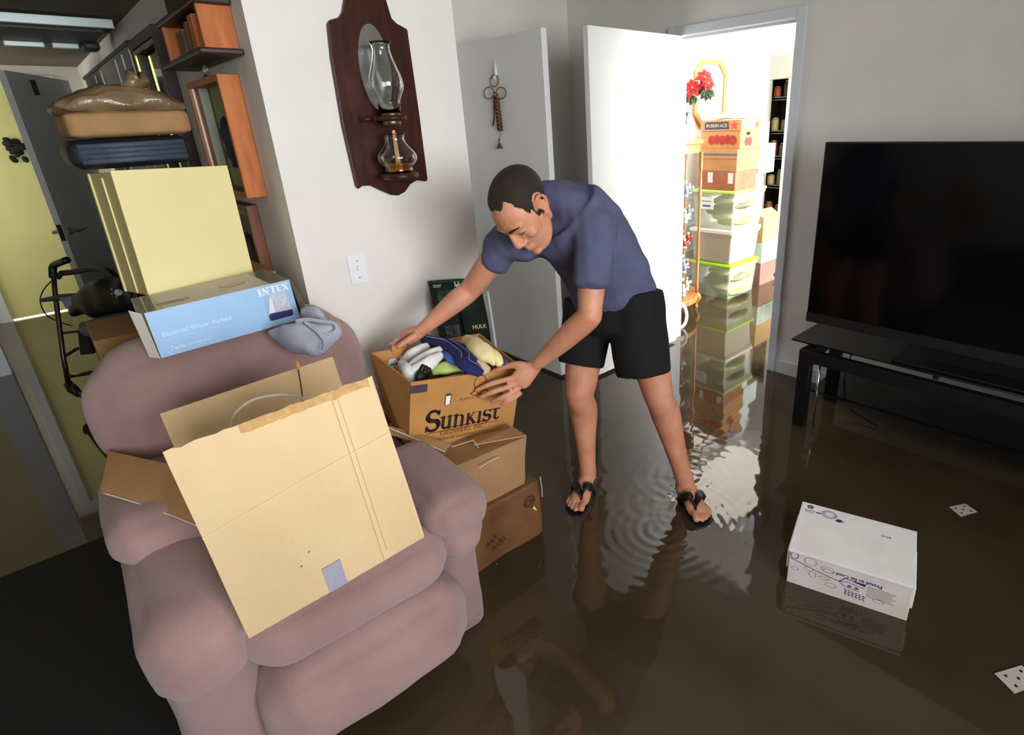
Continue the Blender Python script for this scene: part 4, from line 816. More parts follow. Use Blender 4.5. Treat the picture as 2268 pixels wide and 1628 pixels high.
obj('glass_top', MB().box((2.585,-0.32,0.450), (3.02,1.205,0.460)), M_GLB, st, bevel=0.002)
obj('glass_shelf', MB().box((2.62,-0.28,0.185), (3.0,1.10,0.193)), M_GLB, st)
for y in (1.085,-0.25): 
    for x in (2.555,2.93): obj('leg', MB().box((x-0.002,y,FZ), (x+0.05,y+0.058,0.425)), M_BLACK, st, bevel=0.002)
obj('front_beam', MB().box((2.556,-0.192,0.365), (2.60,1.085,0.424)), M_BLACK, st, bevel=0.002)
obj('rear_beam', MB().box((2.935,-0.192,0.365), (2.975,1.085,0.424)), M_BLACK, st, bevel=0.002)
for y in (1.09,-0.245): obj('side_beam', MB().box((2.604,y,0.365), (2.928,y+0.05,0.424)), M_BLACK, st)
for x, y in ((2.62,1.06),(2.90,1.02),(2.62,0.55),(2.62,0.0),(2.90,-0.2)): obj('spacer', MB().tube([(x,y,0.424),(x,y,0.4495)], 0.012, 12), M_BLACK, st)
obj('chrome_rod', MB().tube([(2.612,1.055,0.0),(2.612,1.055,0.366)], 0.006, 10), mat('chrome', (205,205,205), 0.15, metal=1.0), st, True)
tag(obj('black_cable', MB().tube(catmull([Vector(p) for p in ((2.9,1.0,0.44),(2.88,1.01,0.30),(2.86,1.02,0.15),(2.84,0.98,0.05),(2.80,0.8,0.01))],5), 0.004, 8), M_BLACK), 'thin black cable dangling behind the television stand', 'cable')

# ------------------------------------------------------------------ white carton in the water
fw2 = euler_frame((1.524,0.646,0.0), 0.0, 0.0, -73.5); bw, bd, bh = 0.380, 0.274, 0.146
fr2 = fw2 @ Matrix.Rotation(math.radians(2.0),4,'X')
wb = thing('white_carton', 'white printed shipping carton sitting in the flood water', 'box', fw2 @ Vector((bw/2,bd/2,-0.02)))
obj('carton_body', MB().fbox(fr2, (0.004,0.004,-0.028), (bw-0.004,bd-0.004,bh-0.006)), mat('carton_offwhite', (236,228,228), 0.6, 0.0, 9, rgb2=(222,210,206), bump=0.15, bscale=40), wb, bevel=0.003)
obj('lid', MB().fbox(fr2, (0,0.0,bh-0.010), (bw,bd,bh)), mat('carton_lid_white', (242,240,238), 0.6, 0.0, 6, rgb2=(230,227,225), bump=0.15, bscale=30), wb, bevel=0.002)
obj('lid_flap', MB().fbox(fr2, (-0.003,0.01,0.06), (0.0035,bd-0.07,bh-0.012)), mat('carton_lid_white', (214,212,210)), wb, bevel=0.001)
obj('lid_flap', MB().fbox(fr2, (bw-0.0035,0.01,0.05), (bw+0.003,bd-0.09,bh-0.012)), mat('carton_lid_white', (214,212,210)), wb, bevel=0.001)
bx_, by_, bz_ = fr2.col[0].xyz, fr2.col[1].xyz, fr2.col[2].xyz
M_PB = mat('print_blue_ink', (34,40,104), 0.6); M_PG = mat('print_faint_line', (158,138,128), 0.6)
def tp_(u, v): return fr2 @ Vector((u, v, bh))
def fp_(u, w): return fr2 @ Vector((u, 0.004, w))
def ringp(cx, cy, rx, ry, t, n=24):
    o = ellipse(cx,cy,rx,ry,n); i_ = ellipse(cx,cy,rx-t,ry-t,n); return [[o[k], i_[k], i_[(k+1)%n], o[(k+1)%n]] for k in range(n)]
text('012A', 0.032, tp_(0.272,0.195), bx_, by_, M_PB, wb, 'lettering')
flat(ringp(0,0,0.011,0.010,0.004)+ringp(0,0,0.005,0.004,0.002,12), tp_(0.032,0.252), bx_, by_, M_PB, wb, 'logo_ring')
text('Corrugated', 0.036, tp_(0.014,0.228), bx_, by_, M_PB, wb, 'lettering', 0.0008, 0.02)
text('Recycles', 0.030, tp_(0.018,0.217), bx_, by_, M_PB, wb, 'lettering')
flat(ringp(0,0,0.026,0.021,0.002)+ringp(0,0,0.020,0.015,0.0015), tp_(0.100,0.236), bx_, by_, mat('print_blue_soft', (86,92,140), 0.6), wb, 'round_stamp')
text('BOX CERTIFICATE', 0.032, tp_(0.084,0.232), bx_, by_, mat('print_blue_soft', (86,92,140), 0.6), wb, 'lettering')
flat([(-0.045,-0.006),(-0.027,-0.006),(-0.027,-0.001),(-0.045,-0.001)], tp_(0.100,0.232), bx_, by_, M_PB, wb, 'stamp_tab')
flat([(0.022,-0.018),(0.032,-0.008),(0.044,-0.010),(0.046,-0.018),(0.052,-0.019),(0.052,-0.016),(0.046,-0.013),(0.040,-0.024),(0.028,-0.024)], tp_(0.100,0.232), bx_, by_, M_PB, wb, 'stamp_seal')
# front: upside-down slogan and line drawings
text('Proud to be Cool', 0.135, fp_(0.292,0.108), -bx_, -bz_, M_PB, wb, 'slogan_lettering', 0.0010, 0.015)
flat(stroke([(0.010,0.108),(0.040,0.102),(0.090,0.088),(0.140,0.078),(0.168,0.074)],0.0022), fp_(0,0), bx_, bz_, M_PB, wb, 'curved_line')
flat(stroke([(0.168,0.074),(0.184,0.094),(0.240,0.092)],0.0022)+stroke([(0.168,0.074),(0.190,0.081),(0.245,0.074)],0.0016)+stroke([(0.168,0.074),(0.184,0.060),(0.230,0.056)],0.0016), fp_(0,0), bx_, bz_, M_PB, wb, 'truck_outline')
flat([(0.205,0.091),(0.245,0.083),(0.246,0.094)], fp_(0,0), bx_, bz_, M_PB, wb, 'blue_wedge')
flat(ringp(0.022,0.124,0.013,0.014,0.0016), fp_(0,0), bx_, bz_, M_PB, wb, 'circle_mark')
for cx_, cz_, rx_, rz_ in ((0.075,0.118,0.020,0.016),(0.130,0.106,0.022,0.012),(0.132,0.102,0.016,0.008),(0.085,0.066,0.012,0.013),(0.072,0.086,0.014,0.008),(0.122,0.066,0.016,0.007),(0.145,0.045,0.018,0.009),(0.028,0.070,0.012,0.008),(0.290,0.042,0.016,0.008)):
    flat(ringp(cx_,cz_,rx_,rz_,0.0012,18), fp_(0,0), bx_, bz_, M_PG, wb, 'fruit_drawing')
for k_ in range(6):
    flat([[(0.186+0.011*k_+0.003*(j%2), 0.048-0.006*j-0.001*k_),(0.192+0.011*k_+0.003*(j%2), 0.050-0.006*j-0.001*k_),(0.190+0.011*k_+0.003*(j%2), 0.044-0.006*j-0.001*k_)] for j in range(4)], fp_(0,0), bx_, bz_, M_PB, wb, 'dart_pattern')
for j in range(7): flat([(0.252,0.088-0.007*j),(0.335-0.006*(j%3),0.086-0.007*j),(0.335-0.006*(j%3),0.0885-0.007*j),(0.252,0.0905-0.007*j)], fp_(0,0), bx_, bz_, M_PG, wb, 'text_line')
for k_, cx_ in enumerate((0.200,0.222)): flat(ellipse(cx_,0.066,0.006,0.005,14), fp_(0,0), bx_, bz_, mat('print_grey_blue', (96,96,120), 0.6), wb, 'wheel_drawing')
# playing cards
M_CARDW = mat('playing_card', (196,190,180), 0.45, 0.06, 40); M_PIP = mat('card_pip', (40,32,34), 0.5)
for corners, lab in ((((2102,1123),(2138,1116),(2165,1134),(2128,1145)), 'playing card floating face up near the television stand'),
                     (((2202,1492),(2262,1474),(2312,1512),(2247,1537)), 'playing card floating at the right edge of the picture, nearer the viewer')):
    q = [px(x,y,Z=0.003) for x,y in corners]
    cdx = thing('playing_card', lab, 'playing card', sum(q, Vector())/len(q), 'playing cards floating in the water')
    obj('card', MB().prism(q, (0,0,0.0012)), M_CARDW, cdx)
    c = sum(q, Vector())/len(q); e1 = (q[1]-q[0]); e2 = (q[3]-q[0])
    for a_, b_ in ((-0.28,-0.25),(-0.28,0.25),(0.28,-0.25),(0.28,0.25),(0,0)): obj('pip', MB().lathe([(0.0045,0),(0.0045,0.0004)], c+e1*a_+e2*b_+Vector((0,0,0.0013)), (0,0,1), 10), M_PIP, cdx)

# ------------------------------------------------------------------ oil lamp on its wall plaque
lpY = YB
sc = thing('lamp_plaque', 'dark brown scroll-cut wooden plaque with an oval mirror on the pale wall', 'wall plaque', px(850,250,Y=YB))
outl = [(768,-60),(764,0),(760,25),(752,38),(731,44),(727,52),(735,130),(760,280),(790,412),(795,419),(803,412),(822,411),(845,422),(868,432),(884,433),(898,425),(910,408),(925,399),(946,402),(948,396),(930,255),(908,100),(903,65),(895,60),(880,52),(868,40),(856,0),(850,-60),(838,-95),(808,-112),(782,-95)]
M_PLQ = mat('plaque_wood', (66,30,20), 0.35, 0.0, 6, rgb2=(44,20,15), stretch=(6,6,1), bump=0.1, bscale=30, spec=0.3)
obj('back_board', MB().prism([px(x,y,Y=YB-0.022) for x,y in outl], (0,0.0215,0)), M_PLQ, sc, bevel=0.004)
oc = px(832,152,Y=YB-0.0225)
obj('oval_mirror', MB().prism([(oc.x+a, YB-0.0225, oc.z+b) for a,b in ellipse(0,0,0.062,0.150,32)], (0,-0.001,0)), mat('mirror_silver', (214,216,210), 0.22, metal=1.0), sc)
LA = Vector((px(884,382,Y=YB-0.10).x, YB-0.105, 0)); zb = px(886,382,Y=YB-0.105).z
cpos = lambda z: Vector((LA.x, LA.y, z))
zs = px(872,262,Y=YB-0.105).z
obj('lower_shelf', MB().lathe([(0.066,-0.022),(0.070,-0.018),(0.070,-0.006),(0.062,0.0)], cpos(zb), n=28).box((LA.x-0.05,YB-0.10,zb-0.020),(LA.x+0.05,YB-0.023,zb-0.004)), M_PLQ, sc, True)
ringv = MB().lathe([(0.036,-0.008),(0.056,-0.008),(0.056,0.008),(0.036,0.008)], cpos(zs), n=28, closed=True).box((LA.x-0.09,YB-0.055,zs-0.008),(LA.x-0.035,YB-0.023,zs+0.008)).box((LA.x+0.035,YB-0.055,zs-0.008),(LA.x+0.09,YB-0.023,zs+0.008)).box((LA.x-0.055,YB-0.09,zs-0.0075),(LA.x-0.038,YB-0.05,zs+0.0075)).box((LA.x+0.038,YB-0.09,zs-0.0075),(LA.x+0.055,YB-0.05,zs+0.0075))
obj('holder_ring', ringv, M_PLQ, sc, True)
ol = thing('oil_lamp', 'glass oil lamp with a tall chimney and amber oil on the wall plaque', 'oil lamp', cpos(zb))
M_GLASS = mat('clear_glass', (245,248,248), 0.02, trans=1.0, ior=1.45)
zt_ = px(872,276,Y=YB-0.105).z - zb
k = zt_/0.20
prof = [(0.052,0.0),(0.053,0.012),(0.050,0.022),(0.060,0.034),(0.072,0.055),(0.074,0.070),(0.068,0.088),(0.052,0.112),(0.040,0.130),(0.036,0.150),(0.040,0.168),(0.044,0.172)]
prof = [(r, z*k*0.95) for r, z in prof]
inner = [(r-0.004, max(z,0.006)) for r, z in reversed(prof)]
obj('oil_font', MB().lathe([(0.001,0.0)]+prof+inner+[(0.001,0.006)], cpos(zb), n=32, closed=True), M_GLASS, ol, True)
obj('oil', MB().lathe([(0.001,0.007*k),(0.046,0.007*k),(0.046,0.020*k),(0.053,0.030*k),(0.060,0.042*k),(0.001,0.042*k)], cpos(zb), n=28, closed=True), mat('amber_oil', (228,150,40), 0.05, trans=0.75, ior=1.4), ol, True)
obj('wick', MB().prism([cpos(zb)+Vector(p) for p in ((-0.010,0,0.012),(0.012,0,0.010),(0.006,0,zt_-0.02),(-0.004,0,zt_-0.02))], (0,0.003,0)), mat('wick_tan', (214,166,112), 0.8), ol)
obj('burner', MB().lathe([(0.030,-0.026),(0.034,-0.018),(0.034,-0.006),(0.026,0.0),(0.034,0.010),(0.036,0.018),(0.012,0.022),(0.010,0.030)], cpos(zs), n=24), mat('aged_brass', (120,100,72), 0.35, metal=0.8), ol, True)
c0z = px(870,250,Y=YB-0.105).z; c1z = px(858,94,Y=YB-0.105).z; H_ = c1z-c0z
ch_prof = [(0.040,0.0),(0.041,0.16),(0.046,0.22),(0.058,0.32),(0.062,0.40),(0.058,0.52),(0.048,0.64),(0.037,0.78),(0.031,0.89),(0.033,0.95),(0.040,1.0)]
pr_ = [(r, z*H_) for r, z in ch_prof]; obj('chimney', MB().lathe(pr_+[(r-0.0025, z) for r, z in reversed(pr_)], cpos(c0z), n=36, closed=True), M_GLASS, ol, True)

# ------------------------------------------------------------------ candle ornament on the closet door
co = thing('candle_ornament', 'hanging candle ornament with ribbon loops and a bell on the grey closet door', 'door ornament', px(1100,240,X=2.12))
O = lambda x, y, d=0.012: px(x, y, X=2.13-d)
M_ROPE = mat('gold_rope', (120,92,48), 0.5, 0.3, 80); M_REDB = mat('maroon_ribbon', (92,36,26), 0.6, 0.2, 30)
obj('candle', MB().tube([O(1108,290), O(1101,225), O(1098,212)], [0.017,0.016,0.014], 12), M_REDB, co, True)
obj('flame', MB().lathe([(0.001,0),(0.010,0.02),(0.008,0.05),(0.001,0.095)], O(1099,172), (0,0,1), 12), mat('frosted_flame', (226,226,220), 0.4), co, True)
obj('flame', MB().lathe([(0.001,0),(0.008,0.015),(0.001,0.045)], O(1096,178,0.02), (0.2,0.3,1), 10), mat('frosted_flame', (226,226,220), 0.4), co, True)
for cx_, cy_, rx_, ry_ in ((1095,179,9,13),(1083,206,11,13),(1110,206,11,13)):
    obj('ribbon_loop', MB().tube([O(cx_+rx_*math.cos(2*PI*i/20), cy_+ry_*math.sin(2*PI*i/20), 0.016) for i in range(21)], 0.0032, 8), M_ROPE, co, True)
obj('rope_twist', MB().tube([O(1099+ (4 if i%2 else -4)+i*0.42, 205+i*4.2, 0.03) for i in range(21)], 0.0055, 8), M_ROPE, co, True)
obj('rope_tail', MB().tube([O(1094,215,0.02), O(1095,260,0.025), O(1092,278,0.02)], 0.005, 8), M_REDB, co, True)
obj('bell', MB().lathe([(0.022,0.0),(0.017,0.006),(0.009,0.024),(0.004,0.036),(0.003,0.055)], O(1107,329,0.022), (0,0,1), 16), mat('aged_brass', (120,100,72), 0.35, metal=0.8), co, True)
obj('bell_cord', MB().tube([O(1108,290,0.018), O(1107,312,0.02)], 0.0022, 6), M_ROPE, co)
obj('hanger_nail', MB().tube([O(1098,168,0.0), O(1098,168,0.02)], 0.003, 8), M_METAL, co)

# ------------------------------------------------------------------ things on the hall wall (plane x = XW)
M_OAKO = mat('orange_wood', (190,112,54), 0.5, 0.0, 5, rgb2=(160,86,38), stretch=(8,8,1), spec=0.3)
M_DKW = mat('dark_wood', (48,28,22), 0.45, 0.2, 8); M_MID = mat('reddish_wood', (120,66,38), 0.5, 0.0, 6, rgb2=(92,46,26), stretch=(8,8,1))
def shadow_box(name, label, y0, y1, z0, z1, depth, bw_, m, inner_m, pic=True):
    t = thing(name, label, 'picture frame', (XW-depth/2,(y0+y1)/2,z0))
    x0 = XW-depth; x1 = XW-0.001
    obj('frame_side', MB().box((x0,y0,z0),(x1,y0+bw_,z1)), m, t, bevel=0.003); obj('frame_side', MB().box((x0,y1-bw_,z0),(x1,y1,z1)), m, t, bevel=0.003)
    obj('frame_rail', MB().box((x0,y0+bw_,z0),(x1,y1-bw_,z0+bw_)), m, t); obj('frame_rail', MB().box((x0,y0+bw_,z1-bw_),(x1,y1-bw_,z1)), m, t)
    obj('backing', MB().box((x1-0.012,y0+bw_,z0+bw_),(x1-0.002,y1-bw_,z1-bw_)), inner_m, t)
    return t, x0
M_GRN = mat('faded_green_print', (176,180,120), 0.7, 0.0, 5, rgb2=(150,158,100))
a0 = px(480.5,171,Y=2.458); dep = XW-a0.x
t1, x0 = shadow_box('shadow_box', 'deep orange-brown wooden shadow box frame below the small shelf', 2.458, 2.95, 1.305, 1.735, dep, 0.022, M_OAKO, M_GRN)
obj('white_mat', MB().box((x0+0.005,2.895,1.33),(x0+0.012,2.925,1.712)), mat('mat_white', (232,226,220), 0.6), t1)
obj('mat_edge', MB().box((x0+0.02,2.86,1.33),(XW-0.02,2.885,1.712)), mat('mat_grey', (150,152,140), 0.6), t1)
soft('figure_cutout', None, None, [Vector((XW-0.035,2.62,1.42)),Vector((XW-0.045,2.60,1.48)),Vector((XW-0.045,2.63,1.54)),Vector((XW-0.04,2.66,1.575))], [(0.018,0.02),(0.02,0.035),(0.02,0.04),(0.015,0.04)], (1,0,0), mat('slate_figure', (40,44,50), 0.7), 0.01, 40, parent=t1)
obj('green_block', MB().box((XW-0.03,2.66,1.44),(XW-0.013,2.78,1.475)), mat('block_green', (40,84,62), 0.6), t1)
t2, x0b = shadow_box('picture_frame', 'brown framed picture hanging beneath the orange shadow box', 2.625, 3.05, 0.86, 1.262, 0.045, 0.024, M_MID, mat('dim_green_print', (104,112,76), 0.6, 0.0, 6, rgb2=(60,66,46)))
obj('inner_slip', MB().box((XW-0.03,2.65,1.215),(XW-0.014,3.02,1.235)), mat('slip_gold', (150,136,84), 0.5), t2)
soft('dark_figure', None, None, [Vector((XW-0.025,2.78,0.90)),Vector((XW-0.028,2.76,1.0)),Vector((XW-0.026,2.80,1.08)),Vector((XW-0.024,2.82,1.12))], [(0.008,0.06),(0.01,0.09),(0.01,0.06),(0.006,0.03)], (1,0,0), mat('dim_dark_print', (34,40,34), 0.7), 0.008, 20, parent=t2)
t3, x0c = shadow_box('hall_mirror', 'dark framed mirror with a gilt inner edge on the hall wall', 3.43, 4.12, 0.9, 2.015, 0.05, 0.045, M_DKW, mat('dim_mirror', (120,126,110), 0.06, metal=0.9))
obj('gilt_edge', MB().box((x0c+0.004,4.045,0.95),(x0c+0.012,4.072,1.965)), mat('gilt', (232,214,130), 0.25, metal=0.7), t3)
obj('gilt_rail', MB().box((x0c+0.004,3.49,1.945),(x0c+0.012,4.045,1.965)), mat('gilt_dull', (120,112,72), 0.4), t3)
# small wooden shelf with books
sy0, sy1, sz = 2.345, 3.05, 1.785
sx = px(381,154,Y=3.0).x
sf = thing('wall_shelf', 'dark wooden wall shelf with turned edge holding wooden boxes, above the shadow box', 'shelf', (XW-0.08,2.6,1.78))
obj('lower_board', MB().box((0.535,2.33,1.783),(XW-0.001,2.98,1.803)), M_DKW, sf, bevel=0.006)
obj('upper_board', MB().box((0.555,2.35,1.935),(XW-0.001,2.98,1.955)), M_DKW, sf, bevel=0.006)
obj('end_panel', MB().box((0.565,2.375,1.803),(XW-0.002,2.395,1.935)), M_OAKO, sf)
obj('end_panel', MB().box((0.565,2.935,1.803),(XW-0.002,2.955,1.935)), M_OAKO, sf)
obj('back_panel', MB().box((XW-0.012,2.395,1.803),(XW-0.002,2.935,1.935)), M_MID, sf)
obj('upper_panel', MB().box((0.60,2.42,1.955),(XW-0.002,2.95,2.13)), M_DKW, sf)
for i, (y0, y1, x, zt, m, lab) in enumerate(((2.50,2.56,0.572,1.922,M_OAKO,'orange wooden box nearest the end of the wall shelf'),(2.64,2.665,0.580,1.915,M_MID,'thin reddish divider book in the middle of the wall shelf'),(2.76,2.86,0.590,1.905,mat('brown_cover', (116,82,62), 0.6, 0.2, 20),'brown covered book at the far end of the wall shelf'))):
    bk = thing('shelf_book', lab, 'book', (x,y0,1.803), 'books on the wall shelf')
    obj('cover', MB().box((x,y0,1.8035),(XW-0.014,y1,zt)), m, bk, bevel=0.002); obj('pages', MB().box((x+0.004,y0+0.004,zt),(XW-0.018,y1-0.004,zt+0.002)), mat('page_edge', (206,190,150), 0.8), bk)
fg = thing('glass_figurine', 'tiny clear glass ornament standing on the orange shadow box', 'figurine', (0.62,2.70,1.735))
obj('glass_body', MB().lathe([(0.012,0.0),(0.014,0.006),(0.005,0.014),(0.010,0.028),(0.004,0.044),(0.001,0.052)], (0.62,2.70,1.7355), n=14), M_GLASS, fg, True)
obj('glass_wing', MB().ball((0.62,2.67,1.765), (0.004,0.022,0.012), 12, 8), M_GLASS, fg, True)

# ------------------------------------------------------------------ ceiling fixture in the hall
cf = thing('ceiling_fixture', 'long ceiling light box with pale edge bars in the dark hall', 'ceiling light', (0.30,4.85,2.165))
obj('tray', MB().box((-0.6,4.46,2.10),(0.575,5.05,2.164)), mat('fixture_dark', (52,56,54), 0.5), cf)
obj('edge_bar', MB().box((-0.6,4.33,2.105),(0.612,4.36,2.150)), mat('pale_metal_bar', (190,204,204), 0.35, metal=0.2), cf, bevel=0.003)
for x0_, x1_ in ((-0.55,0.10),(0.16,0.34),(0.375,0.50)): obj('tube_segment', MB().box((x0_,5.02,2.07),(x1_,5.07,2.10)), mat('pale_metal_bar', (190,204,204)), cf, bevel=0.004)
obj('end_cap', MB().cushion((0.51,4.95,2.06),(0.60,5.10,2.11), 0.02, 4, 0.0), mat('fixture_dark', (52,56,54)), cf, True)

# ------------------------------------------------------------------ wheeled walker with its load
wk = thing('walker', 'maroon wheeled walker with black handles in the hall beside the stack', 'walker', px(175,880,Z=0.0))
M_MAR = mat('maroon_tube', (52,18,18), 0.35, coat=0.3); G = lambda x, y, d: px(x, y, D=d)
D0 = 3.42
post = [G(152,852,D0), G(140,790,D0-0.02), G(127,690,D0-0.03), G(121,640,D0-0.03), G(118,600,D0-0.03)]
obj('upright', MB().tube(post, 0.013, 12), M_MAR, wk, True)
obj('upright', MB().tube([G(330,852,D0-0.35), G(300,640,D0-0.35), G(296,610,D0-0.35)], 0.013, 12), M_MAR, wk, True)
obj('hand_grip', MB().tube(catmull([G(118,615,D0-0.03), G(117,592,D0-0.03), G(127,584,D0-0.05), G(148,576,D0-0.12)], 4), 0.020, 12), M_BLACK, wk, True)
obj('brake_lever', MB().tube(catmull([G(124,605,D0-0.03), G(130,616,D0-0.04), G(136,606,D0-0.05)],4), 0.010, 8), M_BLACK, wk, True)
obj('back_rest', MB().tube(catmull([G(137,605,D0-0.02), G(165,602,D0-0.06), G(205,595,D0-0.12), G(240,600,D0-0.18), G(258,616,D0-0.2)], 5), 0.017, 12), M_BLACK, wk, True)
obj('brake_cable', MB().tube(catmull([G(114,622,D0), G(98,640,D0), G(89,662,D0), G(94,684,D0), G(108,702,D0), G(135,714,D0), G(160,722,D0)], 5), 0.0035, 8), M_BLACK, wk, True)
obj('cross_bar', MB().tube([G(136,738,D0), G(160,735,D0-0.05), G(185,733,D0-0.1)], 0.008, 8), M_BLACK, wk, True)
obj('brace', MB().tube([G(141,790,D0), G(172,772,D0-0.08)], 0.009, 8), M_BLACK, wk, True)
obj('seat_bar', MB().tube([G(92,665,D0-0.02), G(140,658,D0-0.05), G(190,655,D0-0.12), G(250,650,D0-0.2)], [0.012,0.020,0.02,0.018], 12), M_BLACK, wk, True)
obj('lower_bar', MB().tube([G(150,834,D0), G(205,825,D0-0.1)], 0.012, 10), M_MAR, wk, True)
wcx = G(171,872,D0)
obj('wheel', MB().lathe([(0.012,-0.014),(0.062,-0.014),(0.072,-0.008),(0.072,0.008),(0.062,0.014),(0.012,0.014)], G(178,872,D0), (0.95,0.1,0.25), 24), M_BLACK, wk, True)
obj('wheel_fork', MB().tube([G(150,848,D0-0.02), G(160,862,D0-0.02), G(176,876,D0-0.02)], [0.022,0.026,0.014], 10), M_BLACK, wk, True)
obj('frame_panel', MB().prism([G(172,735,D0-0.1), G(190,735,D0-0.1), G(206,784,D0-0.1), G(178,786,D0-0.1)], (0.02,0.03,0)), M_BLACK, wk)
soft('tote_bag', 'black tote bag with a round pale badge slung over the walker seat', 'bag', [G(160,690,D0-0.10), G(200,670,D0-0.14), G(250,660,D0-0.2), G(300,655,D0-0.26)], [(0.03,0.03),(0.09,0.07),(0.12,0.09),(0.10,0.08)], (0,0,1), M_BLACK, 0.02, 9)
bd_ = bpy.data.objects['tote_bag']
obj('badge', MB().lathe([(0.018,0),(0.018,0.003)], G(262,648,D0-0.34), (-0.1,-1,0.3), 18), mat('badge_pale', (170,172,176), 0.4), bd_)
for x, y in ((247,641),(248,651),(258,658)): obj('stud', MB().ball(G(x,y,D0-0.34), 0.005, 8, 6), mat('badge_pale', (170,172,176), 0.4), bd_, True)
for x in (189,197): obj('buckle', MB().tube([G(x,685,D0-0.18), G(x+1,692,D0-0.18)], 0.008, 8), mat('buckle_grey', (150,152,156), 0.4), bd_, True)
soft('grey_jacket', 'pale grey-blue jacket bundled under the bag on the walker', 'jacket', [G(140,662,D0-0.05), G(160,672,D0-0.09), G(185,682,D0-0.10)], [(0.02,0.02),(0.04,0.03),(0.03,0.02)], (0,0,1), mat('grey_blue_fabric', (120,130,150), 0.8, 0.2, 20), 0.012, 14)
soft('grey_cushion', 'dark grey oval cushion on the walker below the tote bag', 'cushion', [G(185,722,D0-0.22), G(215,726,D0-0.24), G(250,720,D0-0.27), G(290,700,D0-0.30)], [(0.025,0.03),(0.052,0.08),(0.060,0.09),(0.03,0.05)], (0,0,1), mat('slate_cushion', (92,104,112), 0.85, 0.1, 20), 0.004, 12)
# dark wreath hanging on the yellow door
wr = thing('dark_wreath', 'small dark leafy bunch hanging on the yellow hall door', 'wreath', px(35,335,Y=7.25))
for i in range(26):
    a = random.uniform(0,2*PI); r = random.uniform(0.0,0.075); c = px(38,330,Y=7.26)+Vector((r*math.cos(a),random.uniform(-0.02,0.02),r*1.5*math.sin(a)))
    obj('leaf', MB().ball(c, (0.030,0.010,0.022), 8, 6, Matrix.Rotation(random.uniform(0,3),3,'Y')), mat('wreath_dark', (24,30,22), 0.8), wr, True)

# ------------------------------------------------------------------ the bright room
M_OAK = mat('golden_oak', (190,126,66), 0.4, 0.0, 6, rgb2=(160,100,48), stretch=(6,6,1), coat=0.3)
cc = Vector((3.55,2.955,0)); RX, RY = 0.395, 0.41
def bow(t, k=1.0, z=0.0): return Vector((cc.x+RX*k*math.cos(t), cc.y-RY*k*math.sin(t), z))
cu = thing('curio_cabinet', 'oak curio cabinet with curved glass, full of figurines', 'display cabinet', (3.55,2.85,FZ))
def bowslab(k0, k1, z0, z1, n=28):
    mb = MB(); o = [bow(PI*i/n, k1) for i in range(n+1)]
    mb.prism([Vector((p.x,p.y,z0)) for p in o]+[Vector((cc.x-RX*k1,3.09,z0)), Vector((cc.x+RX*k1,3.09,z0))], (0,0,z1-z0)); return mb
obj('base_plinth', bowslab(0,1.03,0.115,0.165), M_OAK, cu, bevel=0.006)
obj('cornice', bowslab(0,1.05,1.345,1.372), M_OAK, cu, bevel=0.006)
obj('top_rail', bowslab(0,0.99,1.285,1.345), M_OAK, cu)
for z in (0.36,0.56,0.76,0.96): obj('glass_shelf', bowslab(0,0.95,z,z+0.006), mat('shelf_glass', (110,124,122), 0.05, alpha=0.35), cu)
obj('interior_floor', bowslab(0,0.95,0.165,0.172), M_OAK, cu)
obj('back_mirror', MB().box((3.17,3.075,0.172),(3.93,3.085,1.285)), mat('cabinet_back', (150,126,100), 0.5, 0.1, 6), cu)
for t in (0.06*PI, 0.30*PI, 0.62*PI, 0.94*PI):
    p = bow(t, 1.0); obj('turned_post', MB().lathe([(0.013,0.0),(0.016,0.05),(0.011,0.09),(0.013,0.30),(0.009,0.75),(0.016,0.80),(0.010,0.84),(0.015,0.90),(0.010,0.95),(0.014,1.0),(0.014,1.12)], p+Vector((0,0,0.165)), n=12), M_OAK, cu, True)
def bowpane(t0, t1, z0, z1, n=8):
    mb = MB(); vs = [bow(t0+(t1-t0)*i/n, 0.985, z) for z in (z0,z1) for i in range(n+1)]
    return mb.add(vs, [(i,i+1,n+2+i,n+1+i) for i in range(n)])
M_PANE = mat('cabinet_pane', (40,46,46), 0.02, alpha=0.08, spec=0.9)
for a, b in ((0.07,0.29),(0.31,0.61),(0.63,0.93)): obj('curved_pane', bowpane(a*PI,b*PI,0.172,1.285), M_PANE, cu, True)
for x, y in ((3.87,2.70),(3.23,2.70),(3.86,3.04),(3.24,3.04)):
    lg = MB(); loft(lg, [Vector((x,y,0.118)), Vector((x+0.02,y-0.02,0.085)), Vector((x+0.005,y-0.005,0.03)), Vector((x+0.015,y-0.015,FZ))], [0.028,0.026,0.016,0.020], (1,0,0), 12, 4); obj('cabriole_leg', lg, M_OAK, cu, True)
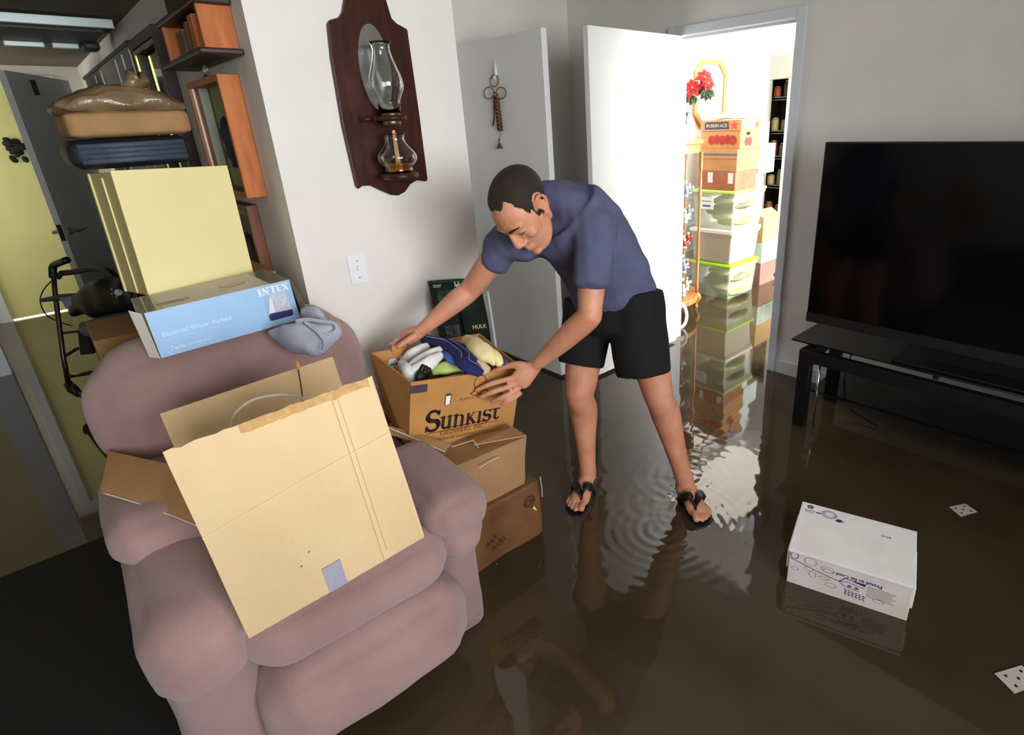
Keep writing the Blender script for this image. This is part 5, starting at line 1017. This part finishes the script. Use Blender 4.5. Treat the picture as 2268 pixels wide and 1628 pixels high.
# figurines, a row on every shelf
FIGC = [((226,224,220),'white'),((60,62,72),'black'),((150,156,168),'grey'),((206,150,84),'amber'),((176,60,44),'red'),((84,100,160),'blue')]
for si, (z, nm) in enumerate(((0.173,'bottom'),(0.367,'second lowest'),(0.567,'middle'),(0.767,'second highest'),(0.967,'highest'))):
    for k_ in range(5):
        t = (0.10+0.085*k_)*PI; rr = 0.80-0.16*(k_%2); p = bow(t, rr, z); col, cn = FIGC[(si*2+k_*3+(k_*si)%4)%6]; h = 0.075+0.02*((si+k_)%3)
        f = thing('figurine', '%s porcelain bird figurine on the %s cabinet shelf, %s from the right' % (cn, nm, ('first','second','third','fourth','fifth')[k_]), 'figurine', p, 'figurines in the curio cabinet')
        m = mat('porcelain_'+cn, col, 0.15, spec=0.6)
        b = MB(); b.lathe([(0.020,0.0),(0.022,0.006),(0.010,0.014)], p, n=12); obj('base', b, mat('porcelain_white', (226,224,220), 0.15), f, True)
        b = MB(); loft(b, [p+Vector((0.012,0,0.014)), p+Vector((0.0,0,h*0.45)), p+Vector((-0.010,-0.004,h*0.75))], [0.014,0.022,0.012], (1,0,0), 12, 3); obj('torso', b, m, f, True)
        obj('head', MB().ball(p+Vector((-0.012,-0.008,h*0.92)), 0.013, 10, 8), mat('porcelain_white', (226,224,220)), f, True)
        w_ = MB(); loft(w_, [p+Vector((0.0,-0.018,h*0.55)), p+Vector((0.022,-0.022,h*0.62)), p+Vector((0.040,-0.018,h*0.50))], [(0.010,0.005),(0.016,0.006),(0.004,0.003)], (0,0,1), 10, 3); obj('wing', w_, m, f, True)
# glassware and poinsettia on the cabinet
pz = 1.3725
vp = Vector((3.72,2.78,pz))
vs_ = thing('glass_vase', 'clear crystal vase with red poinsettias on the curio cabinet', 'vase', vp)
pv = [(0.030,0.0),(0.040,0.01),(0.026,0.03),(0.040,0.09),(0.050,0.16),(0.062,0.20)]
obj('vase_body', MB().lathe([(0.001,0.0)]+pv+[(r-0.003,max(0.006,z)) for r,z in reversed(pv)]+[(0.001,0.006)], vp, n=22, closed=True), M_GLASS, vs_, True)
M_RED = mat('poinsettia_red', (206,28,40), 0.6, 0.0, 20, rgb2=(176,16,30)); M_LEAF = mat('poinsettia_leaf', (60,88,52), 0.6, 0.0, 20, rgb2=(40,64,38)); M_STEM = mat('stem_green', (70,96,56), 0.7)
Dv = (W2C @ (vp-CAMP)).z
def leafmesh(c, d, nrm, L, w):
    d = Vector(d).normalized(); nrm = Vector(nrm); nrm = (nrm-d*nrm.dot(d)).normalized(); s_ = d.cross(nrm); mb = MB(); vs = []; fs = []
    prof_ = [(0,0.06),(0.2,0.6),(0.45,1.0),(0.7,0.75),(0.88,0.35),(1.0,0.02)]
    for u, ww in prof_:
        for v in (-1,-0.5,0,0.5,1): vs.append(c + d*L*u + s_*w*ww*v + nrm*(0.012*abs(v)*ww - 0.02*u*u))
    vs += [v - nrm*0.0012 for v in vs]; n_ = len(prof_)*5
    for i in range(len(prof_)-1):
        for j in range(4):
            q = (i*5+j, i*5+j+1, (i+1)*5+j+1, (i+1)*5+j); fs += [q, tuple(n_+k for k in reversed(q))]
    return mb.add(vs, fs)
toC = -fwd
for bi, (x, y, tilt, r_) in enumerate(((1533,195,-0.3,0.085),(1560,172,0.3,0.075),(1568,185,0.5,0.06))):
    c = px(x,y,D=Dv-0.02*bi); ax = (toC + right*tilt*0.6 + Vector((0,0,0.15))).normalized(); e1 = ax.orthogonal().normalized(); e2 = ax.cross(e1)
    fl_ = thing('poinsettia', ('large red poinsettia bloom lowest in the crystal vase','red poinsettia bloom at the top of the crystal vase','small red poinsettia bloom turned aside in the crystal vase')[bi], 'flower', c, 'poinsettias in the crystal vase')
    for k_ in range(7):
        a = 2*PI*k_/7+bi; d = e1*math.cos(a)+e2*math.sin(a)+ax*0.15
        obj('petal', leafmesh(c, d, ax, r_*random.uniform(0.85,1.1), 0.026), M_RED, fl_, True)
    for k_ in range(4): obj('stamen', MB().ball(c+ax*0.008+e1*0.006*math.cos(k_*1.6)+e2*0.006*math.sin(k_*1.6), 0.004, 8, 6), mat('stamen_yellow', (206,176,70), 0.6), fl_, True)
    obj('stem', MB().tube(catmull([c, c.lerp(vp+Vector((0,0,0.12)),0.5)+right*0.01, vp+Vector((0.01*bi-0.01,0,0.03))],4), 0.0028, 8), M_STEM, fl_, True)
    for k_ in range(4):
        a = -1.2-0.55*k_+bi*0.3; lc = c - ax*0.012 + Vector((0,0,-0.045)); d = right*math.cos(a)+Vector((0,0,1))*math.sin(a)+toC*0.2
        obj('leaf', leafmesh(lc, d, toC, 0.075, 0.026), M_LEAF, fl_, True)
for x, y, h, r_, nm in ((3.60,2.74,0.10,0.030,'short'),(3.82,2.83,0.13,0.026,'tall')):
    p = Vector((x,y,pz)); g_ = thing('crystal_glass', '%s cut crystal goblet beside the poinsettia vase' % nm, 'glass', p, 'crystal on the curio cabinet')
    pg_ = [(r_*0.9,0),(r_*0.2,0.01),(r_*0.18,h*0.4),(r_*0.8,h*0.55),(r_,h*0.8),(r_*0.9,h)]
    obj('goblet', MB().lathe([(0.001,0.0)]+pg_+[(max(0.001,r-0.003),z) for r,z in reversed(pg_) if z > h*0.45]+[(0.001,h*0.5)], p, n=20, closed=True), M_GLASS, g_, True)
# octagonal framed mirror
of = thing('octagonal_frame', 'octagonal oak framed mirror on the bright room wall behind the flowers', 'picture frame', px(1570,210,Y=3.09))
fc = px(1574,207,Y=3.08); fw_, fh_ = 0.24, 0.27
octo = lambda w, h, c: [(-w,-h+c),(-w+c,-h),(w-c,-h),(w,-h+c),(w,h-c),(w-c,h),(-w+c,h),(-w,h-c)]
oo, oi = octo(fw_,fh_,0.10), octo(fw_-0.04,fh_-0.04,0.085)
for k_ in range(8):
    q = [oo[k_], oo[(k_+1)%8], oi[(k_+1)%8], oi[k_]]; obj('frame_segment', MB().prism([Vector((fc.x+a,3.07,fc.z+b)) for a,b in q], (0,0.028,0)), M_OAK, of, bevel=0.003)
obj('mirror_glass', MB().prism([Vector((fc.x+a,3.088,fc.z+b)) for a,b in oi], (0,0.006,0)), mat('pale_mirror', (236,238,240), 0.1, metal=0.6), of)
# storage bins
def tub(name, label, x0, y0, w, d, z0, z1, m, lid_m, lid_h=0.03, lip=0.012, contents=None):
    t = thing(name, label, 'storage bin', (x0+w/2,y0+d/2,z0), 'storage bins stacked in the bright room'); i_ = 0.02
    mb = MB(); 
    mb.hexa([(x0+i_,y0+i_,z0),(x0+w-i_,y0+i_,z0),(x0+w-i_,y0+d-i_,z0),(x0+i_,y0+d-i_,z0),(x0,y0,z1),(x0+w,y0,z1),(x0+w,y0+d,z1),(x0,y0+d,z1)])
    obj('tub_body', mb, m, t, bevel=0.014)
    obj('tub_lid', MB().box((x0-lip,y0-lip,z1),(x0+w+lip,y0+d+lip,z1+lid_h)), lid_m, t, bevel=0.008)
    obj('rim', MB().box((x0-0.005,y0-0.005,z1-0.022),(x0+w+0.005,y0+d+0.005,z1-0.002)), m, t, bevel=0.004)
    return t
M_CLR = mat('greenish_clear_plastic', (196,212,180), 0.12, alpha=0.42, spec=0.7); M_LIME = mat('lime_plastic', (166,214,52), 0.35); M_TAUPE = mat('taupe_plastic', (168,160,142), 0.45, 0.03, 6); M_OFFW = mat('offwhite_plastic', (226,222,214), 0.4)
BX, BY = 4.20, 2.575
b1 = tub('storage_bin', 'clear storage bin with lime lid and folded clothes, lowest of its stack', BX, BY, 0.46, 0.42, FZ, 0.285, M_CLR, M_LIME, 0.028)
b2 = tub('storage_bin', 'taupe storage bin with white lid, middle of its stack', BX, BY, 0.46, 0.42, 0.314, 0.575, M_TAUPE, M_OFFW, 0.034)
b3 = tub('storage_bin', 'clear green storage bin with a white label, highest of its stack', BX+0.01, BY, 0.50, 0.42, 0.610, 0.915, M_CLR, mat('pale_lime_plastic', (190,220,110), 0.35), 0.026)
obj('label_sticker', MB().box((BX+0.004,BY+0.20,0.78),(BX+0.008,BY+0.34,0.88)), mat('sticker_white', (236,240,240), 0.5), b3)
obj('label_stripe', MB().box((BX+0.002,BY+0.23,0.80),(BX+0.0045,BY+0.31,0.815)), mat('sticker_blue', (60,90,150), 0.5), b3)
obj('label_stripe', MB().box((BX+0.002,BY+0.22,0.845),(BX+0.0045,BY+0.32,0.85)), mat('sticker_ink', (60,70,70), 0.5), b3)
GC = [(150,164,110),(206,196,150),(96,112,70),(128,130,104),(190,190,160)]
for tubi, (z0, x_, nm) in enumerate(((0.0,BX,'lowest'),(0.63,BX+0.01,'highest'))):
    for k_ in range(5):
        c = Vector((x_+0.07+0.08*(k_%5), BY+0.10+0.06*(k_%3), z0+0.04+0.045*k_))
        soft('folded_garment', '%s garment folded inside the %s clear bin, layer %d from the bottom' % (('olive','cream','dark green','charcoal','pale')[k_], nm, k_+1), 'clothing', [Vector((x_+0.05,c.y,c.z)), Vector((x_+0.20,c.y-0.02,c.z+0.01)), Vector((x_+0.40,c.y+0.02,c.z))], [(0.034,0.10),(0.040,0.14),(0.032,0.09)], (0,0,1), mat('garment_%d' % k_, GC[k_], 0.9, 0.2, 12), 0.014, 10)
# cartons on the bins
def carton(name, label, x0, y0, w, d, z0, z1, m, lid=0.0, group=None, lidm=None):
    t = thing(name, label, 'box', (x0+w/2,y0+d/2,z0), group)
    obj('carton_body', MB().box((x0,y0,z0),(x0+w,y0+d,z1-(lid if lid else 0))), m, t, bevel=0.003)
    if lid: obj('carton_lid', MB().box((x0-0.006,y0-0.006,z1-lid),(x0+w+0.006,y0+d+0.006,z1)), lidm or m, t, bevel=0.003)
    return t
M_BOXR = mat('reddish_carton', (168,104,76), 0.7, 0.0, 10, rgb2=(150,88,60)); M_BOXT = mat('tan_carton', (190,142,90), 0.7, 0.0, 8, rgb2=(176,128,78)); M_BOXW = mat('white_carton_board', (236,234,228), 0.6, 0.03, 8)
x4 = px(1627,420,Y=2.60).x
c1_ = carton('red_carton', 'reddish brown carton sitting on the highest clear bin', x4, 2.60, 0.34, 0.36, 0.942, 1.092, M_BOXR)
for yy in (2.62,2.82): obj('white_tape', MB().box((x4-0.001,yy,1.00),(x4+0.001,yy+0.05,1.085)), mat('tape_white', (226,224,220), 0.5), c1_)
x5 = px(1631,380,Y=2.60).x
c2_ = carton('tan_carton', 'tan carton with a blue stripe below the tomato box', x5, 2.60, 0.36, 0.36, 1.093, 1.272, M_BOXT, 0.075)
obj('blue_stripe', MB().box((x5-0.0075,2.60,1.222),(x5-0.006,2.955,1.238)), mat('stripe_blue_ink', (86,104,120), 0.6), c2_)
x6 = px(1640,300,Y=2.60).x
c3_ = carton('tomato_carton', 'tomato shipping carton with a star emblem, topmost of the stack', x6, 2.60, 0.30, 0.38, 1.273, 1.50, M_BOXT, 0.085)
M_TNAV = mat('tomato_navy', (52,56,80), 0.6); M_TRED = mat('tomato_red', (178,52,40), 0.6, 0.0, 24, rgb2=(140,40,32))
U = Vector((0,-1,0)); V_ = Vector((0,0,1)); oR = Vector((x6-0.006,2.98,1.415))
flat([(0.035,0.014),(0.275,0.014),(0.265,0.072),(0.045,0.072),(0.035,0.06)], oR, U, V_, M_TNAV, c3_, 'name_banner', 0.001)
text('RUSKIN ACE', 0.205, oR+U*0.050+V_*0.030, U, V_, mat('banner_cream', (206,190,160), 0.6), c3_, 'lettering', 0.0018, 0.01, shear=0.15)
star = [( (0.040 if i%2==0 else 0.016)*math.cos(PI/2+PI*i/5), (0.040 if i%2==0 else 0.016)*math.sin(PI/2+PI*i/5)) for i in range(10)]
flat(star, oR+U*0.322+V_*0.043, U, V_, mat('star_red', (196,70,44), 0.6), c3_, 'star_emblem', 0.002)
for k_ in range(5): flat(ellipse(0.105+0.052*k_,0.07+0.004*(k_%2),0.034,0.038,18), Vector((x6,2.98,1.273)), U, V_, M_TRED, c3_, 'tomato_print', 0.001+0.0006*k_)
oR2 = Vector((x6-0.006,2.594,1.415))
flat([(0.02,0.014),(0.20,0.014),(0.19,0.070),(0.02,0.070)], oR2, (1,0,0), V_, mat('banner_blue_pale', (92,116,196), 0.6), c3_, 'name_banner', 0.001)
text('RUSKIN', 0.15, oR2+Vector((0.03,0,0.028)), (1,0,0), V_, mat('banner_cream', (206,190,160)), c3_, 'lettering', 0.0018, 0.01)
flat([(a*0.8,b*0.8) for a,b in star], oR2+Vector((0.245,0,0.042)), (1,0,0), V_, mat('star_red', (196,70,44)), c3_, 'star_emblem', 0.001)
flat(ellipse(0,0,0.030,0.014,18), Vector((x6+0.12,2.60,1.39)), (1,0,0), V_, mat('hole_black', (12,10,9), 0.8), c3_, 'hand_hole', 0.0006)
for k_ in range(2): flat(ellipse(0.10+0.05*k_,0.055,0.032,0.036,16), Vector((x6,2.60,1.273)), (1,0,0), V_, M_TRED, c3_, 'tomato_print', 0.001+0.0006*k_)
soft('white_bundle', 'white cloth bundle on top of the tomato carton', 'bundle', [Vector((x6+0.02,2.85,1.515)), Vector((x6+0.12,2.80,1.53)), Vector((x6+0.26,2.72,1.515))], [(0.012,0.06),(0.026,0.12),(0.012,0.05)], (0,0,1), M_WCLOTH, 0.008, 12)
# second column of things further in
SX = 4.98
def at2(x, y, X=SX): return px(x, y, X=X)
carton('white_box', 'small white box at the right of the tomato carton', 4.635, 2.62, 0.155, 0.16, 1.292, 1.47, M_BOXW)
carton('white_box', 'wider white box with a pale green print, below the small white box', 4.64, 2.61, 0.265, 0.20, 1.045, 1.291, mat('white_green_board', (228,236,230), 0.6, 0.1, 12))
carton('white_box', 'narrow white box standing on the lid of the highest clear bin', 4.60, 2.62, 0.115, 0.20, 0.942, 1.044, M_BOXW)
kx, ky = 4.775, 2.60
q = carton('kraft_carton', 'kraft carton with raised flaps at the right of the storage bins', kx, ky, 0.30, 0.20, 0.411, 0.63, mat('kraft_carton', (206,166,112), 0.7, 0.0, 6, rgb2=(190,148,94)))
obj('lid_flap', MB().slab([(kx,ky,0.632),(kx+0.30,ky,0.632),(kx+0.29,ky+0.09,0.70),(kx+0.01,ky+0.10,0.70)], 0.004), mat('kraft_carton', (206,166,112)), q)
carton('green_carton', 'white and green printed carton under the kraft carton', kx, ky-0.005, 0.30, 0.20, 0.215, 0.410, mat('green_print_carton', (110,160,136), 0.6, 0.0, 4, rgb2=(226,230,224)))
carton('rose_carton', 'dull rose carton standing on the wet floor under the green carton', kx+0.005, ky, 0.29, 0.19, FZ, 0.214, mat('rose_carton', (160,112,100), 0.7, 0.0, 6, rgb2=(140,96,84)))
soft('black_shoe', 'dark shoe lying in the water at the doorway edge beyond the cartons', 'shoe', [px(1712,612,Z=0.03), px(1706,606,Z=0.05), px(1702,600,Z=0.04)], [0.03,0.05,0.03], (0,0,1), M_BLACK, 0.004)
# white plastic ring by the door
rg = [px(1508,727,Z=0.0)]
D_ = (W2C @ (rg[0]-CAMP)).z
tag(obj('white_ring', MB().tube([px(1504+17*math.cos(a), 699+27*math.sin(a), D=D_) for a in [PI*2*i/28 for i in range(29)]], 0.013, 12, caps=False), M_OFFW, smooth=True), 'white plastic ring handle standing in the water by the open door', 'ring handle')
# pantry with wire shelves
pn = thing('pantry_shelving', 'wire pantry shelving in the recess beyond the bright room', 'shelving', (6.8,3.42,FZ))
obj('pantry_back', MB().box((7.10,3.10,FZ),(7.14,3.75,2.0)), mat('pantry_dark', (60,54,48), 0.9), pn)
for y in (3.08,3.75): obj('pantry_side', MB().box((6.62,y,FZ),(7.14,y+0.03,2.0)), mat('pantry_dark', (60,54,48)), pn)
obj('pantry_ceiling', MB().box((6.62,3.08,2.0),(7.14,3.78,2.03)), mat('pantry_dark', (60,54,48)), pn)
PZ = [px(1715,y,X=6.66).z for y in (216,290,346,410,476,536)]
for z in PZ:
    for k_ in range(2): obj('wire_rail', MB().tube([(6.655,3.12,z-0.03*k_),(6.655,3.74,z-0.03*k_)], 0.004, 6), M_METAL, pn)
    obj('wire_deck', MB().box((6.66,3.12,z-0.006),(7.09,3.74,z-0.002)), mat('deck_grey', (120,120,116), 0.5), pn)
GOOD = [((176,90,50),'orange'),((120,110,60),'olive'),((150,60,50),'red'),((190,170,130),'tan'),((90,80,70),'brown'),((206,200,190),'white')]
for zi, z in enumerate(PZ):
    for k_ in range(4):
        y = 3.22+0.13*k_; col, cn = GOOD[(zi*3+k_*2)%6]; h = 0.12+0.03*((zi+k_)%3); r_ = 0.045
        j = thing('pantry_jar', '%s jar on the %s pantry shelf, %s from the white door edge' % (cn, ('top','second','third','fourth','fifth','lowest')[zi], ('first','second','third','farthest')[k_]), 'jar', (6.73,y,z), 'jars and cans in the pantry')
        obj('jar_body', MB().lathe([(r_,0),(r_*1.05,0.01),(r_*1.05,h*0.8),(r_*0.8,h*0.92)], (6.73,y,z), n=14), mat('jar_'+cn, col, 0.35), j, True)
        obj('jar_lid', MB().lathe([(r_*0.85,h*0.92),(r_*0.85,h),(r_*0.8,h*1.01)], (6.73,y,z), n=14), mat('jar_lid', (170,166,150), 0.3, metal=0.5), j, True)
pdr = struct('door_10', MB().box((6.46,px(1738,300,X=6.48).y-0.10,FZ),(6.498,px(1738,300,X=6.48).y,1.905)), M_DOOR)

# glowing panel added under the bright room ceiling to brighten the water reflection
cl = thing('added_glow_panel', 'flat glowing panel added under the bright room ceiling to brighten the water reflection', 'ceiling light', (4.55,2.58,2.14))
obj('glow_panel_frame', MB().box((3.88,2.18,2.10),(5.22,2.20,2.139)).box((3.88,2.97,2.10),(5.22,2.99,2.139)).box((3.88,2.20,2.10),(3.90,2.97,2.139)).box((5.20,2.20,2.10),(5.22,2.97,2.139)), M_TRIM, cl)
obj('glow_panel_face', MB().box((3.90,2.20,2.115),(5.20,2.97,2.130)), mat('added_panel_glow', (255,250,238), 0.5, emit=(255,246,228), estr=5.5), cl)
